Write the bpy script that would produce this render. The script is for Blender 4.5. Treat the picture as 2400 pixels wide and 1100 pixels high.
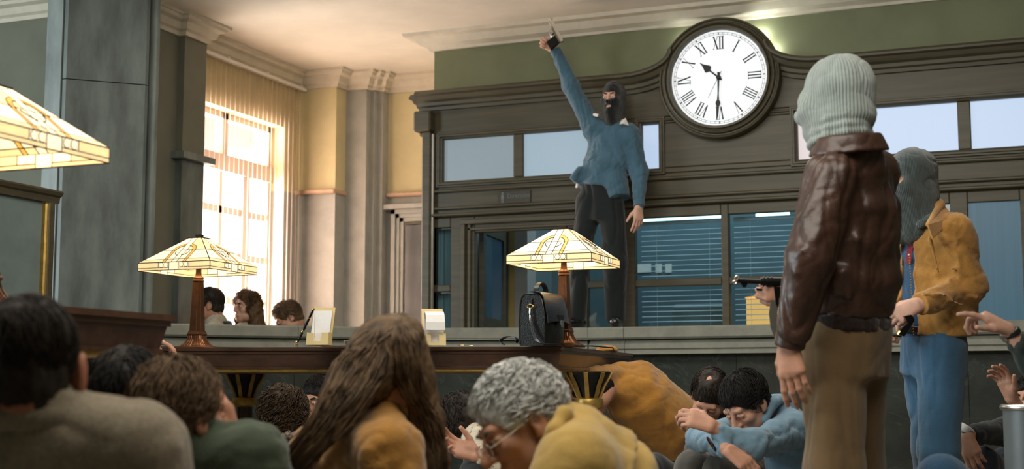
import bpy, bmesh, math, random
import numpy as np
from mathutils import Vector, Matrix

for _o in list(bpy.data.objects):
    bpy.data.objects.remove(_o)
random.seed(7)
SC = bpy.context.scene
COL = SC.collection
PI = math.pi

# ---------------------------------------------------------------- camera
EYE = np.array([0.0, 0.0, 0.73])
FPX = 3250.0                                   # focal length in pixels of a 2400 px wide frame
YAW = math.radians(22.0)                       # the lens looks left of the wall's normal
PIT = math.atan(365 / 3250)                    # and a little upwards
FWD = np.array([-math.sin(YAW) * math.cos(PIT), math.cos(YAW) * math.cos(PIT), math.sin(PIT)])
RGT = np.array([math.cos(YAW), math.sin(YAW), 0.0])
UPV = np.cross(RGT, FWD)
cam_d = bpy.data.cameras.new('camera')
cam_d.sensor_width = 36.0
cam_d.lens = FPX / 2400 * 36
cam_d.clip_start = 0.05
cam_d.dof.use_dof = True
cam_d.dof.focus_distance = 6.6
cam_d.dof.aperture_fstop = 3.2
cam = bpy.data.objects.new('camera', cam_d)
COL.objects.link(cam)
cam.matrix_world = Matrix(((RGT[0], UPV[0], -FWD[0], EYE[0]), (RGT[1], UPV[1], -FWD[1], EYE[1]),
                           (RGT[2], UPV[2], -FWD[2], EYE[2]), (0, 0, 0, 1)))
SC.camera = cam

# ---------------------------------------------------------------- sky, daylight, room light, exposure
SC.view_settings.view_transform = 'Standard'
SC.view_settings.look = 'None'
SC.view_settings.gamma = 1.0
SC.view_settings.exposure = 0.15
SC.view_settings.use_curve_mapping = False
world = bpy.data.worlds.new('overcast_sky')
SC.world = world
world.use_nodes = True
_bg = world.node_tree.nodes['Background']
_bg.inputs[0].default_value = (1.0, 0.95, 0.91, 1)
_bg.inputs[1].default_value = 2.4


def area(name, loc, target, sx, sy, power, col):
    d = bpy.data.lights.new(name, 'AREA')
    d.shape = 'RECTANGLE'
    d.size = sx
    d.size_y = sy
    d.energy = power
    d.color = col
    o = bpy.data.objects.new(name, d)
    COL.objects.link(o)
    o.location = loc
    o.rotation_euler = (Vector(target) - Vector(loc)).to_track_quat('-Z', 'Y').to_euler()
    return o


# daylight through the tall window, reflected up from the bright street
area('window_daylight', (-7.5, 9.85, 1.7), (-5.2, 10.1, 2.6), 1.6, 2.6, 760, (1.0, 0.84, 0.69))
# hall lights: unseen area lights added below the ceiling and off to the left
area('ceiling_fill_light', (-1.2, 3.0, 3.5), (-1.0, 5.6, 0.0), 3.4, 2.6, 170, (1.0, 0.93, 0.82))
area('ceiling_fill_light_far', (-2.2, 6.6, 3.5), (-2.2, 7.4, 0.0), 3.4, 1.6, 95, (1.0, 0.95, 0.85))
area('left_fill_light', (-10.0, 1.6, 2.3), (-1.0, 6.0, 1.3), 4.0, 2.4, 400, (0.80, 0.93, 0.98))  # cool fill added from the left, no window stands there
area('office_light', (-2.5, 11.6, 3.3), (-2.5, 11.6, 0.0), 3.6, 1.2, 38, (0.62, 0.85, 1.0))


# ---------------------------------------------------------------- measuring helpers (photo pixel + distance -> place in the room)
def ray(px, py):
    return FWD + RGT * (px - 1200) / FPX - UPV * (py - 550) / FPX


def J(px, py, d):
    return EYE + ray(px, py) * d


def onY(px, py, Y):
    r = ray(px, py)
    return EYE + r * ((Y - EYE[1]) / r[1])


def onX(px, py, X):
    r = ray(px, py)
    return EYE + r * ((X - EYE[0]) / r[0])


def onZ(px, py, Z):
    r = ray(px, py)
    return EYE + r * ((Z - EYE[2]) / r[2])


# ---------------------------------------------------------------- objects
LOCS = {}


def link(o, parent=None):
    COL.objects.link(o)
    if parent is not None:
        o.parent = parent
    return o


def tag(o, label=None, cat=None, group=None, kind=None):
    if label: o['label'] = label
    if cat: o['category'] = cat
    if group: o['group'] = group
    if kind: o['kind'] = kind
    return o


def thing(name, loc, label, cat, group=None, kind=None):
    o = bpy.data.objects.new(name, None)
    o.empty_display_size = 0.1
    COL.objects.link(o)
    o.location = tuple(float(v) for v in loc)
    LOCS[o.name] = np.array(loc, float)
    return tag(o, label, cat, group, kind)


def mesh(name, verts, faces, smooth=False):
    me = bpy.data.meshes.new(name)
    verts = np.asarray(verts, np.float32)
    if isinstance(faces, np.ndarray):
        n = len(faces)
        me.vertices.add(len(verts))
        me.vertices.foreach_set('co', verts.ravel())
        me.loops.add(n * 4)
        me.loops.foreach_set('vertex_index', faces.astype(np.int32).ravel())
        me.polygons.add(n)
        me.polygons.foreach_set('loop_start', np.arange(0, n * 4, 4, dtype=np.int32))
        me.update(calc_edges=True)
    else:
        me.from_pydata([tuple(map(float, v)) for v in verts], [], faces)
    if smooth:
        me.polygons.foreach_set('use_smooth', np.ones(len(me.polygons), bool))
    me.update()
    return me


def obj(name, verts, faces, material, parent=None, smooth=False):
    """one mesh object; vertices are given in room coordinates, stored relative to the parent thing"""
    verts = np.asarray(verts, float)
    base = LOCS[parent.name] if parent is not None else verts.mean(0)
    if parent is None:
        base = np.array([base[0], base[1], verts[:, 2].min()])
    me = mesh(name, verts - base, faces, smooth)
    me.materials.append(material)
    o = bpy.data.objects.new(name, me)
    COL.objects.link(o)
    LOCS[o.name] = base
    if parent is not None:
        o.parent = parent
    else:
        o.location = base
    return o


class MB:
    """collects boxes, prisms, tubes and lathes; build() links them as one mesh"""

    def __init__(s):
        s.v = []
        s.f = []

    def add(s, v, f):
        n = len(s.v)
        s.v += [np.array(p, float) for p in v]
        s.f += [[i + n for i in q] for q in f]
        return s

    def box(s, a, b):
        x0, y0, z0 = np.minimum(a, b)
        x1, y1, z1 = np.maximum(a, b)
        return s.add([(x0, y0, z0), (x1, y0, z0), (x1, y1, z0), (x0, y1, z0), (x0, y0, z1), (x1, y0, z1), (x1, y1, z1), (x0, y1, z1)],
                     [(0, 3, 2, 1), (4, 5, 6, 7), (0, 1, 5, 4), (1, 2, 6, 5), (2, 3, 7, 6), (3, 0, 4, 7)])

    def bbox(s, a, b, bev=.006):
        """box with chamfered edges"""
        a, b = np.minimum(a, b), np.maximum(a, b)
        bev = min(bev, *( (b - a) * .45))
        bm = bmesh.new()
        bmesh.ops.create_cube(bm, size=1)
        for v in bm.verts:
            v.co = Vector(((a + b) / 2 + np.array(v.co) * (b - a)).tolist())
        bmesh.ops.bevel(bm, geom=bm.edges[:], offset=bev, segments=1, affect='EDGES')
        bm.verts.index_update()
        s.add([tuple(v.co) for v in bm.verts], [[v.index for v in f.verts] for f in bm.faces])
        bm.free()
        return s

    def prism(s, poly, axis, lo, hi):
        """polygon in the two other axes (in x,y,z order), extruded along axis"""
        n = len(poly)
        ax = {'x': 0, 'y': 1, 'z': 2}[axis]
        oth = [i for i in range(3) if i != ax]
        vs = []
        for h in (lo, hi):
            for p in poly:
                q = [0, 0, 0]
                q[ax] = h
                q[oth[0]], q[oth[1]] = p[0], p[1]
                vs.append(q)
        fs = [list(range(n))[::-1], list(range(n, 2 * n))]
        fs += [[i, (i + 1) % n, n + (i + 1) % n, n + i] for i in range(n)]
        return s.add(vs, fs)

    def slab(s, pts, thick):
        """polygon given as 3-D points, thickened along its normal (both ways)"""
        p = np.array(pts, float)
        nn = np.cross(p[1] - p[0], p[2] - p[0])
        nn /= np.linalg.norm(nn) + 1e-12
        n = len(p)
        vs = list(p - nn * thick / 2) + list(p + nn * thick / 2)
        fs = [list(range(n))[::-1], list(range(n, 2 * n))]
        fs += [[i, (i + 1) % n, n + (i + 1) % n, n + i] for i in range(n)]
        return s.add(vs, fs)

    def tube(s, pts, r, n=8, cap=True):
        pts = np.array(pts, float)
        m = len(pts)
        rr = np.broadcast_to(np.asarray(r, float), (m,))
        t = np.gradient(pts, axis=0)
        t /= np.linalg.norm(t, axis=1, keepdims=True) + 1e-12
        ref = np.array([0, 0, 1.0]) if abs(t[0][2]) < .9 else np.array([1.0, 0, 0])
        u = np.cross(t[0], ref)
        u /= np.linalg.norm(u)
        vs = []
        for i in range(m):
            u = u - t[i] * (u @ t[i])
            u /= np.linalg.norm(u) + 1e-12
            w = np.cross(t[i], u)
            for k in range(n):
                a = 2 * PI * k / n
                vs.append(pts[i] + (u * math.cos(a) + w * math.sin(a)) * rr[i])
        fs = [[i * n + k, i * n + (k + 1) % n, (i + 1) * n + (k + 1) % n, (i + 1) * n + k] for i in range(m - 1) for k in range(n)]
        if cap:
            fs += [list(range(n))[::-1], [(m - 1) * n + k for k in range(n)]]
        return s.add(vs, fs)

    def ribbon(s, pts, side, w, th):
        """flat strap along pts, width w along side vector(s), thickness th"""
        pts = np.array(pts, float)
        m = len(pts)
        side = np.broadcast_to(np.asarray(side, float), (m, 3))
        t = np.gradient(pts, axis=0)
        t /= np.linalg.norm(t, axis=1, keepdims=True) + 1e-12
        vs = []
        for i in range(m):
            sd = side[i] - t[i] * (side[i] @ t[i])
            sd /= np.linalg.norm(sd) + 1e-12
            nn = np.cross(t[i], sd)
            for a, b in ((-1, -1), (1, -1), (1, 1), (-1, 1)):
                vs.append(pts[i] + sd * a * w / 2 + nn * b * th / 2)
        fs = [[i * 4 + k, i * 4 + (k + 1) % 4, i * 4 + 4 + (k + 1) % 4, i * 4 + 4 + k] for i in range(m - 1) for k in range(4)]
        fs += [[3, 2, 1, 0], [4 * m - 4 + k for k in range(4)]]
        return s.add(vs, fs)

    def lathe(s, prof, c=(0, 0, 0), n=24, axis='z', square=False, rot=0.0):
        """(radius, height) profile turned round a vertical axis; square=True gives a four-sided one"""
        if square:
            n = 4
            rot = rot + PI / 4
        m = len(prof)
        vs = []
        for r, h in prof:
            if square:
                r = r * math.sqrt(2)
            for k in range(n):
                a = 2 * PI * k / n + rot
                if axis == 'z':
                    vs.append((c[0] + r * math.cos(a), c[1] + r * math.sin(a), c[2] + h))
                else:                                   # axis y (towards the room)
                    vs.append((c[0] + r * math.cos(a), c[1] - h, c[2] + r * math.sin(a)))
        fs = [[i * n + k, i * n + (k + 1) % n, (i + 1) * n + (k + 1) % n, (i + 1) * n + k] for i in range(m - 1) for k in range(n)]
        fs += [list(range(n))[::-1], [(m - 1) * n + k for k in range(n)]]
        return s.add(vs, fs)

    def sphere(s, c, r, n=10, sc=(1, 1, 1)):
        vs, fs = [], []
        m = max(5, n // 2 + 1)
        for i in range(m + 1):
            th = PI * i / m
            for k in range(n):
                a = 2 * PI * k / n
                vs.append((c[0] + r * sc[0] * math.sin(th) * math.cos(a), c[1] + r * sc[1] * math.sin(th) * math.sin(a), c[2] - r * sc[2] * math.cos(th)))
        fs = [[i * n + k, i * n + (k + 1) % n, (i + 1) * n + (k + 1) % n, (i + 1) * n + k] for i in range(m) for k in range(n)]
        return s.add(vs, fs)

    def sweep(s, path, prof, z0=0.0, closed_ends=True):
        """moulding: profile of (outward, up) carried along a plan polyline, outward = right-hand side of travel, mitred"""
        path = [np.array(p[:2], float) for p in path]
        m, n = len(path), len(prof)
        vs = []
        for i in range(m):
            d0 = path[i] - path[i - 1] if i > 0 else path[1] - path[0]
            d1 = path[i + 1] - path[i] if i < m - 1 else d0
            if i == 0: d0 = d1
            d0 = d0 / np.linalg.norm(d0)
            d1 = d1 / np.linalg.norm(d1)
            n0, n1 = np.array([d0[1], -d0[0]]), np.array([d1[1], -d1[0]])
            bs = (n0 + n1)
            bs = bs / max(1e-6, (bs @ n0))
            for o, u in prof:
                q = path[i] + bs * o
                vs.append((q[0], q[1], z0 + u))
        fs = [[i * n + k, (i + 1) * n + k, (i + 1) * n + (k + 1) % n, i * n + (k + 1) % n] for i in range(m - 1) for k in range(n)]
        fs += [list(range(n)), [(m - 1) * n + k for k in range(n)][::-1]]
        return s.add(vs, fs)

    def sweep_y(s, path, prof, y0):
        """moulding on a wall facing -y: path in (x, z), profile of (inwards-from-path, towards the room)"""
        path = [np.array(p, float) for p in path]
        m, n = len(path), len(prof)
        vs = []
        for i in range(m):
            d0 = path[i] - path[i - 1] if i > 0 else path[1] - path[0]
            d1 = path[i + 1] - path[i] if i < m - 1 else d0
            d0 = d0 / np.linalg.norm(d0)
            d1 = d1 / np.linalg.norm(d1)
            n0, n1 = np.array([-d0[1], d0[0]]), np.array([-d1[1], d1[0]])
            bs = n0 + n1
            bs = bs / max(.3, bs @ n0)
            for o, u in prof:
                q = path[i] + bs * o
                vs.append((q[0], y0 - u, q[1]))
        fs = [[i * n + k, i * n + (k + 1) % n, (i + 1) * n + (k + 1) % n, (i + 1) * n + k] for i in range(m - 1) for k in range(n)]
        fs += [list(range(n))[::-1], [(m - 1) * n + k for k in range(n)]]
        return s.add(vs, fs)

    def xf(s, M, start=0):
        M = np.array(M, float)
        for i in range(start, len(s.v)):
            s.v[i] = M[:3, :3] @ s.v[i] + M[:3, 3]
        return s

    def build(s, name, material, parent=None, smooth=False):
        o = obj(name, np.array(s.v), s.f, material, parent)
        if smooth:
            o.data.polygons.foreach_set('use_smooth', np.ones(len(o.data.polygons), bool))
            o.data.set_sharp_from_angle(angle=math.radians(40))
        return o


def structure(o, label=None):
    o['kind'] = 'structure'
    if label: o['label'] = label
    return o


def copy_tree(o, parent=None):
    c = o.copy()
    COL.objects.link(c)
    c.parent = parent
    for ch in list(o.children):
        copy_tree(ch, c)
    return c


# ---------------------------------------------------------------- materials
MATS = {}


def mat(name, col, rough=.6, metal=0.0, var=.18, vscale=6.0, bump=0.0, bscale=60.0, spec=.5, coat=0.0, sheen=0.0,
        emit=None, estr=0.0, stretch=(1, 1, 1), col2=None, detail=5.0, weave=0.0, wscale=900.0):
    if name in MATS:
        return MATS[name]
    m = bpy.data.materials.new(name)
    m.use_nodes = True
    nt = m.node_tree
    N, L = nt.nodes, nt.links
    b = N['Principled BSDF']
    b.inputs['Roughness'].default_value = rough
    b.inputs['Metallic'].default_value = metal
    b.inputs['Specular IOR Level'].default_value = spec
    b.inputs['Coat Weight'].default_value = coat
    b.inputs['Coat Roughness'].default_value = .2
    if sheen:
        b.inputs['Sheen Weight'].default_value = sheen
        b.inputs['Sheen Roughness'].default_value = .5
    tc = N.new('ShaderNodeTexCoord')
    mp = N.new('ShaderNodeMapping')
    mp.inputs['Scale'].default_value = stretch
    L.new(tc.outputs['Object'], mp.inputs['Vector'])
    nz = N.new('ShaderNodeTexNoise')
    nz.inputs['Scale'].default_value = vscale
    nz.inputs['Detail'].default_value = detail
    nz.inputs['Roughness'].default_value = .6
    L.new(mp.outputs[0], nz.inputs['Vector'])
    rp = N.new('ShaderNodeValToRGB')
    c = np.array(col[:3], float)
    a = np.clip(c * (1 - var), 0, 1) if col2 is None else c
    d = np.clip(c * (1 + var), 0, 1) if col2 is None else np.array(col2)
    rp.color_ramp.elements[0].position = .32
    rp.color_ramp.elements[1].position = .68
    rp.color_ramp.elements[0].color = (*a, 1)
    rp.color_ramp.elements[1].color = (*d, 1)
    L.new(nz.outputs['Fac'], rp.inputs['Fac'])
    L.new(rp.outputs['Color'], b.inputs['Base Color'])
    last = None
    if bump:
        n2 = N.new('ShaderNodeTexNoise')
        n2.inputs['Scale'].default_value = bscale
        n2.inputs['Detail'].default_value = 4
        L.new(mp.outputs[0], n2.inputs['Vector'])
        bp = N.new('ShaderNodeBump')
        bp.inputs['Strength'].default_value = bump
        bp.inputs['Distance'].default_value = .01
        L.new(n2.outputs['Fac'], bp.inputs['Height'])
        L.new(bp.outputs[0], b.inputs['Normal'])
        last = bp
    if weave:
        wv = N.new('ShaderNodeTexWave')
        wv.wave_type = 'BANDS'
        wv.bands_direction = 'DIAGONAL'
        wv.inputs['Scale'].default_value = wscale / 20
        wv.inputs['Distortion'].default_value = .6
        L.new(tc.outputs['Object'], wv.inputs['Vector'])
        b2 = N.new('ShaderNodeBump')
        b2.inputs['Strength'].default_value = weave
        b2.inputs['Distance'].default_value = .004
        L.new(wv.outputs['Fac'], b2.inputs['Height'])
        if last: L.new(last.outputs[0], b2.inputs['Normal'])
        L.new(b2.outputs[0], b.inputs['Normal'])
    if emit:
        b.inputs['Emission Color'].default_value = (*emit, 1)
        b.inputs['Emission Strength'].default_value = estr
    MATS[name] = m
    return m


def glass_mat(name, tint=(1, 1, 1), mixf=.12, rough=.02):
    m = bpy.data.materials.new(name)
    m.use_nodes = True
    N, L = m.node_tree.nodes, m.node_tree.links
    N.remove(N['Principled BSDF'])
    t = N.new('ShaderNodeBsdfTransparent')
    t.inputs[0].default_value = (*tint, 1)
    g = N.new('ShaderNodeBsdfGlossy')
    g.inputs['Roughness'].default_value = rough
    mx = N.new('ShaderNodeMixShader')
    mx.inputs[0].default_value = mixf
    L.new(t.outputs[0], mx.inputs[1])
    L.new(g.outputs[0], mx.inputs[2])
    L.new(mx.outputs[0], N['Material Output'].inputs['Surface'])
    return m


def translucent_mat(name, col, tcol=None, f=.5, emit=None, estr=0.0, rough=.5, vscale=30.0, var=.1):
    """diffuse + translucent sheet; emit only for things that are lit from inside"""
    m = bpy.data.materials.new(name)
    m.use_nodes = True
    N, L = m.node_tree.nodes, m.node_tree.links
    N.remove(N['Principled BSDF'])
    tc = N.new('ShaderNodeTexCoord')
    nz = N.new('ShaderNodeTexNoise')
    nz.inputs['Scale'].default_value = vscale
    L.new(tc.outputs['Object'], nz.inputs['Vector'])
    rp = N.new('ShaderNodeValToRGB')
    c = np.array(col)
    rp.color_ramp.elements[0].position = .35
    rp.color_ramp.elements[1].position = .65
    rp.color_ramp.elements[0].color = (*np.clip(c * (1 - var), 0, 1), 1)
    rp.color_ramp.elements[1].color = (*np.clip(c * (1 + var), 0, 1), 1)
    L.new(nz.outputs['Fac'], rp.inputs['Fac'])
    d = N.new('ShaderNodeBsdfPrincipled')
    d.inputs['Roughness'].default_value = rough
    L.new(rp.outputs[0], d.inputs['Base Color'])
    t = N.new('ShaderNodeBsdfTranslucent')
    if tcol is None:
        L.new(rp.outputs[0], t.inputs[0])
    else:
        t.inputs[0].default_value = (*tcol, 1)
    mx = N.new('ShaderNodeMixShader')
    mx.inputs[0].default_value = f
    L.new(d.outputs[0], mx.inputs[1])
    L.new(t.outputs[0], mx.inputs[2])
    if emit:
        d.inputs['Emission Strength'].default_value = estr
        if emit == 'own':
            L.new(rp.outputs[0], d.inputs['Emission Color'])
        else:
            d.inputs['Emission Color'].default_value = (*emit, 1)
    L.new(mx.outputs[0], N['Material Output'].inputs['Surface'])
    return m


def marble_mat(name, base, vein, scale=2.2):
    m = mat(name, base, rough=.22, var=.25, vscale=5)
    N, L = m.node_tree.nodes, m.node_tree.links
    b = N['Principled BSDF']
    tc = [n for n in N if n.type == 'TEX_COORD'][0]
    rp0 = [n for n in N if n.type == 'VALTORGB'][0]
    nz = N.new('ShaderNodeTexNoise')
    nz.inputs['Scale'].default_value = scale
    nz.inputs['Detail'].default_value = 9
    nz.inputs['Distortion'].default_value = 1.6
    L.new(tc.outputs['Object'], nz.inputs['Vector'])
    rp = N.new('ShaderNodeValToRGB')
    e = rp.color_ramp.elements
    e[0].position, e[0].color = .488, (0, 0, 0, 1)
    e[1].position, e[1].color = .512, (0, 0, 0, 1)
    x = e.new(.5)
    x.color = (.5, .5, .5, 1)
    L.new(nz.outputs['Fac'], rp.inputs['Fac'])
    mx = N.new('ShaderNodeMix')
    mx.data_type = 'RGBA'
    L.new(rp.outputs[0], mx.inputs[0])
    L.new(rp0.outputs[0], mx.inputs[6])
    mx.inputs[7].default_value = (*vein, 1)
    L.new(mx.outputs[2], b.inputs['Base Color'])
    return m


M = {}
M['ceiling'] = mat('ceiling_plaster', (.72, .66, .56), .85, var=.05, vscale=3, bump=.05, bscale=30)
M['cornice'] = mat('cornice_plaster', (.60, .54, .43), .7, var=.08, vscale=8)
M['wall_green'] = mat('green_painted_plaster', (.165, .175, .095), .75, var=.08, vscale=4, bump=.06, bscale=80)
M['wall_olive'] = mat('olive_grey_plaster', (.155, .155, .115), .75, var=.08, vscale=4, bump=.06, bscale=80)
M['wall_yellow'] = mat('ochre_painted_plaster', (.60, .52, .30), .75, var=.07, vscale=4, bump=.05, bscale=80)
M['wall_grey'] = mat('grey_stone_wall', (.36, .36, .33), .6, var=.10, vscale=7, bump=.05, bscale=60)
M['dado'] = mat('rose_wood_dado_rail', (.52, .35, .24), .5, var=.1, vscale=10)
M['pillar'] = mat('grey_teal_pillar_stone', (.115, .138, .126), .5, var=.55, vscale=5, bump=.15, bscale=25, stretch=(1, 1, .3), detail=12)
M['pillar_edge'] = mat('worn_pillar_edge_stone', (.16, .185, .172), .45, var=.3, vscale=9, bump=.1, bscale=40, stretch=(1, 1, .3))
M['screen'] = mat('dark_stained_screen_wood', (.070, .058, .032), .45, var=.25, vscale=5, bump=.06, bscale=25, stretch=(.3, 1, 6))
M['desk'] = mat('mahogany_desk_wood', (.075, .036, .022), .28, var=.35, vscale=7, bump=.04, bscale=30, stretch=(.4, 3, 3), coat=.3)
M['desk_end'] = MATS['mahogany_desk_wood']
M['gold'] = mat('gilt_trim', (.55, .36, .10), .42, metal=.7, var=.25, vscale=14, bump=.08, bscale=60)
M['brass'] = mat('polished_brass', (.80, .55, .22), .25, metal=1.0, var=.1)
M['stone'] = mat('grey_counter_stone', (.25, .255, .21), .5, var=.16, vscale=9, bump=.06, bscale=50, detail=9)
M['marble'] = marble_mat('dark_green_marble', (.040, .047, .042), (.085, .098, .092))
M['floor'] = mat('brown_terrazzo_floor', (.20, .17, .14), .35, var=.2, vscale=40)
M['white_frame'] = mat('cream_window_paint', (.50, .40, .33), .6, var=.05)
M['rail'] = mat('white_blind_rail', (.75, .72, .66), .5, var=.04)
M['glass'] = glass_mat('clear_window_glass', (.97, .98, 1.0), .05)
M['office_glass'] = glass_mat('office_window_glass', (.80, .90, .95), .035)
M['slat_v'] = translucent_mat('sheer_vertical_blind_fabric', (.56, .47, .43), tcol=(.86, .76, .69), f=.65, var=.05)
_n, _l = M['slat_v'].node_tree.nodes, M['slat_v'].node_tree.links      # sheer weave: half of it is open
_mx = [q for q in _n if q.type == 'MIX_SHADER'][0]
_tr = _n.new('ShaderNodeBsdfTransparent')
_m2 = _n.new('ShaderNodeMixShader')
_m2.inputs[0].default_value = .5
_l.new(_tr.outputs[0], _m2.inputs[1])
_l.new(_mx.outputs[0], _m2.inputs[2])
_l.new(_m2.outputs[0], _n['Material Output'].inputs['Surface'])
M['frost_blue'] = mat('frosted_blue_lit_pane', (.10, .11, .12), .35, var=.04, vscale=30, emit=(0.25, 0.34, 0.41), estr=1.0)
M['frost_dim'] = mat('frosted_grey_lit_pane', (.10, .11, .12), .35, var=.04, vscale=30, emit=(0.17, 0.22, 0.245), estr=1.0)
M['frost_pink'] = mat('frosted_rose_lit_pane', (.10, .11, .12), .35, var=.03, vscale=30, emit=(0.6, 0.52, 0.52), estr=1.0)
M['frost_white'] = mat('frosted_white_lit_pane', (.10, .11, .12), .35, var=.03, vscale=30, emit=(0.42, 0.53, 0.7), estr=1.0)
M['black'] = mat('black_paint', (.006, .007, .007), .5, var=.1)
M['dial'] = mat('backlit_clock_dial', (.55, .55, .55), .5, var=.01, emit=(.93, .97, 1.0), estr=.66)
M['paper'] = mat('white_paper', (.80, .78, .76), .7, var=.03, vscale=30)
M['card'] = mat('cream_plastic_holder', (.72, .56, .26), .4, var=.06, vscale=12)
M['chrome'] = mat('polished_steel', (.78, .78, .75), .28, metal=1.0, var=.08)
M['gunmetal'] = mat('black_gunmetal', (.012, .013, .014), .28, metal=.6, var=.2)
M['blackleather'] = mat('black_bag_leather', (.010, .011, .012), .33, var=.3, vscale=20, bump=.15, bscale=120, coat=.15)
M['bronze'] = mat('bronze_lamp_metal', (.19, .085, .042), .35, metal=.75, var=.25, vscale=18)
M['lead'] = mat('dark_lead_came', (.03, .018, .008), .5, metal=.5, var=.2)


# ================================================================ the room
CEIL = 3.6
structure(MB().box((-13, -4, -.1), (7, 14, 0)).build('floor', M['floor']))
structure(MB().box((-13, -4, CEIL), (7, 14, CEIL + .1)).build('ceiling', M['ceiling']))
structure(MB().box((6.5, -3.6, 0), (6.6, 13.2, CEIL)).build('wall_right', M['wall_green']))
structure(MB().box((-12, -3.6, 0), (6.5, -3.5, CEIL)).build('wall_front', M['wall_green']))
structure(MB().box((-12.1, -3.6, 0), (-12, 7.95, CEIL)).build('wall_left_far', M['wall_green']))
structure(MB().box((-12, 7.95, 0), (-6.32, 8.1, CEIL)).build('wall_left_return', M['wall_olive']))
structure(MB().box((-6.75, 8.1, 0), (-6.32, 8.76, CEIL)).build('wall_left_near', M['wall_olive']))
# pilaster beside the window: green above the dado rail, grey stone below
pil = structure(MB().box((-6.75, 8.76, 2.54), (-6.26, 9.05, CEIL)).build('wall_left_pilaster', M['wall_olive']))
structure(MB().box((-6.75, 8.76, 0), (-6.26, 9.05, 2.49)).build('wall_left_pilaster_base', M['pillar']))
structure(MB().box((-6.75, 8.70, 2.49), (-6.20, 9.12, 2.54)).build('trim_1', M['pillar_edge']))
# window wall
WX = -6.45
WY0, WY1, WZ0, WZ1 = 9.0, 10.53, .85, 3.06
structure(MB().box((WX - .3, 9.05, 0), (WX, 10.8, WZ0)).build('wall_left', M['wall_grey']))
structure(MB().box((WX - .3, 9.05, WZ1), (WX, 10.8, CEIL)).build('wall_left_top', M['wall_yellow']))
structure(MB().box((WX - .3, WY1, WZ0), (WX, 10.8, 2.49)).build('wall_left_jamb', M['wall_grey']))
structure(MB().box((WX - .3, WY1, 2.49), (WX, 10.8, WZ1)).build('wall_left_jamb_upper', M['wall_yellow']))
# alcove walls stepping back to the right
AL = [(-6.45, 10.8), (-6.07, 10.8), (-6.07, 10.98), (-5.86, 10.98), (-5.86, 11.06), (-5.82, 11.06), (-5.82, 11.13), (-5.77, 11.13), (-5.77, 11.24), (-4.7, 11.24)]
structure(MB().box((-6.75, 10.8, 2.52), (-6.07, 11.5, CEIL)).build('wall_alcove_left', M['wall_yellow']))
structure(MB().box((-6.75, 10.8, 0), (-6.07, 11.5, 2.48)).build('wall_alcove_left_base', M['wall_grey']))
structure(MB().bbox((-6.47, 10.74, 2.48), (-6.05, 11.5, 2.52), .01).build('trim_2', M['dado']))
structure(MB().prism([(-6.07, 11.5), (-6.07, 10.98), (-5.86, 10.98), (-5.86, 11.06), (-5.82, 11.06), (-5.82, 11.13), (-5.77, 11.13), (-5.77, 11.5)], 'z', 0, CEIL)
          .build('wall_alcove_pilaster', M['wall_grey']))
structure(MB().box((-5.77, 11.24, 2.52), (-4.7, 11.5, CEIL)).build('wall_alcove_right', M['wall_yellow']))
structure(MB().box((-5.77, 11.24, 0), (-4.7, 11.5, 2.48)).build('wall_alcove_right_base', M['wall_grey']))
structure(MB().bbox((-5.77, 11.19, 2.48), (-4.7, 11.5, 2.52), .01).build('trim_3', M['dado']))
# dark door in the alcove with its moulded grey frame
dr = thing('door_1', (-5.3, 11.22, 0), 'dark glazed door in a moulded grey frame at the back of the alcove', None, kind='structure')
for n_, (a, b, y) in enumerate(((0, .04, 11.17), (.04, .075, 11.19), (.075, .11, 11.205))):
    MB().box((-5.70 + a, y, 0), (-5.70 + b, 11.24, 2.36 - a)).build('door_jamb', M['wall_grey'], dr)
    MB().box((-5.70 + a, y, 2.36 - b), (-4.76, 11.24, 2.36 - a)).build('door_head', M['wall_grey'], dr)
MB().box((-5.70 - .05, 11.12, 2.36), (-4.76, 11.24, 2.40)).build('door_cap', M['wall_grey'], dr)
MB().box((-5.59, 11.215, 0), (-4.76, 11.24, 2.25)).build('door_leaf', M['screen'], dr)
MB().bbox((-5.575, 11.20, .12), (-4.80, 11.216, 2.22), .01).build('door_pane', mat('dark_door_glass', (.02, .03, .035), .08, var=.1), dr)
# cornice of the alcove and the window wall
CORN = [(0, 0), (.015, 0), (.02, -.04), (.035, -.05), (.05, -.09), (.09, -.115), (.10, -.135), (.12, -.14), (.12, -.15), (0, -.15)]
CORN = [(o, u) for o, u in [(0, -.15), (.02, -.15), (.025, -.12), (.05, -.105), (.07, -.06), (.11, -.045), (.12, -.02), (.14, -.02), (.14, 0), (0, 0)]]
structure(MB().sweep([(WX, 9.05), (WX, 10.8)], CORN, CEIL).build('trim_4', M['cornice']))
structure(MB().sweep(AL, CORN, CEIL).build('trim_5', M['cornice']))
structure(MB().sweep([(-12, 7.95), (-6.32, 7.95), (-6.32, 8.76), (-6.26, 8.76), (-6.26, 9.05), (-6.45, 9.05)], CORN, CEIL).build('trim_6', M['cornice']))
# window
win = thing('window_1', (WX - .15, 9.8, WZ0), 'tall cream framed window with glazing bars, blown out by daylight', None, kind='structure')
fx0, fx1 = WX - .20, WX - .12
FR = M['white_frame']
wz_t0, wz_t1 = 2.56, 2.70
ymid = 9.80
MB().box((fx0, WY0, WZ0), (fx1, WY0 + .07, WZ1)).build('frame_side', FR, win)
MB().box((fx0, WY1 - .05, WZ0), (fx1, WY1, WZ1)).build('frame_side', FR, win)
MB().box((fx0, WY0, WZ1 - .05), (fx1, WY1, WZ1)).build('frame_head', FR, win)
MB().box((fx0, WY0, WZ0), (fx1, WY1, WZ0 + .08)).build('frame_sill', FR, win)
MB().box((fx0 - .02, WY0, wz_t0), (fx1 + .02, WY1, wz_t1)).build('transom_bar', FR, win)
MB().box((fx0, ymid - .035, wz_t1), (fx1, ymid + .035, WZ1)).build('mullion', FR, win)
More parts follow.
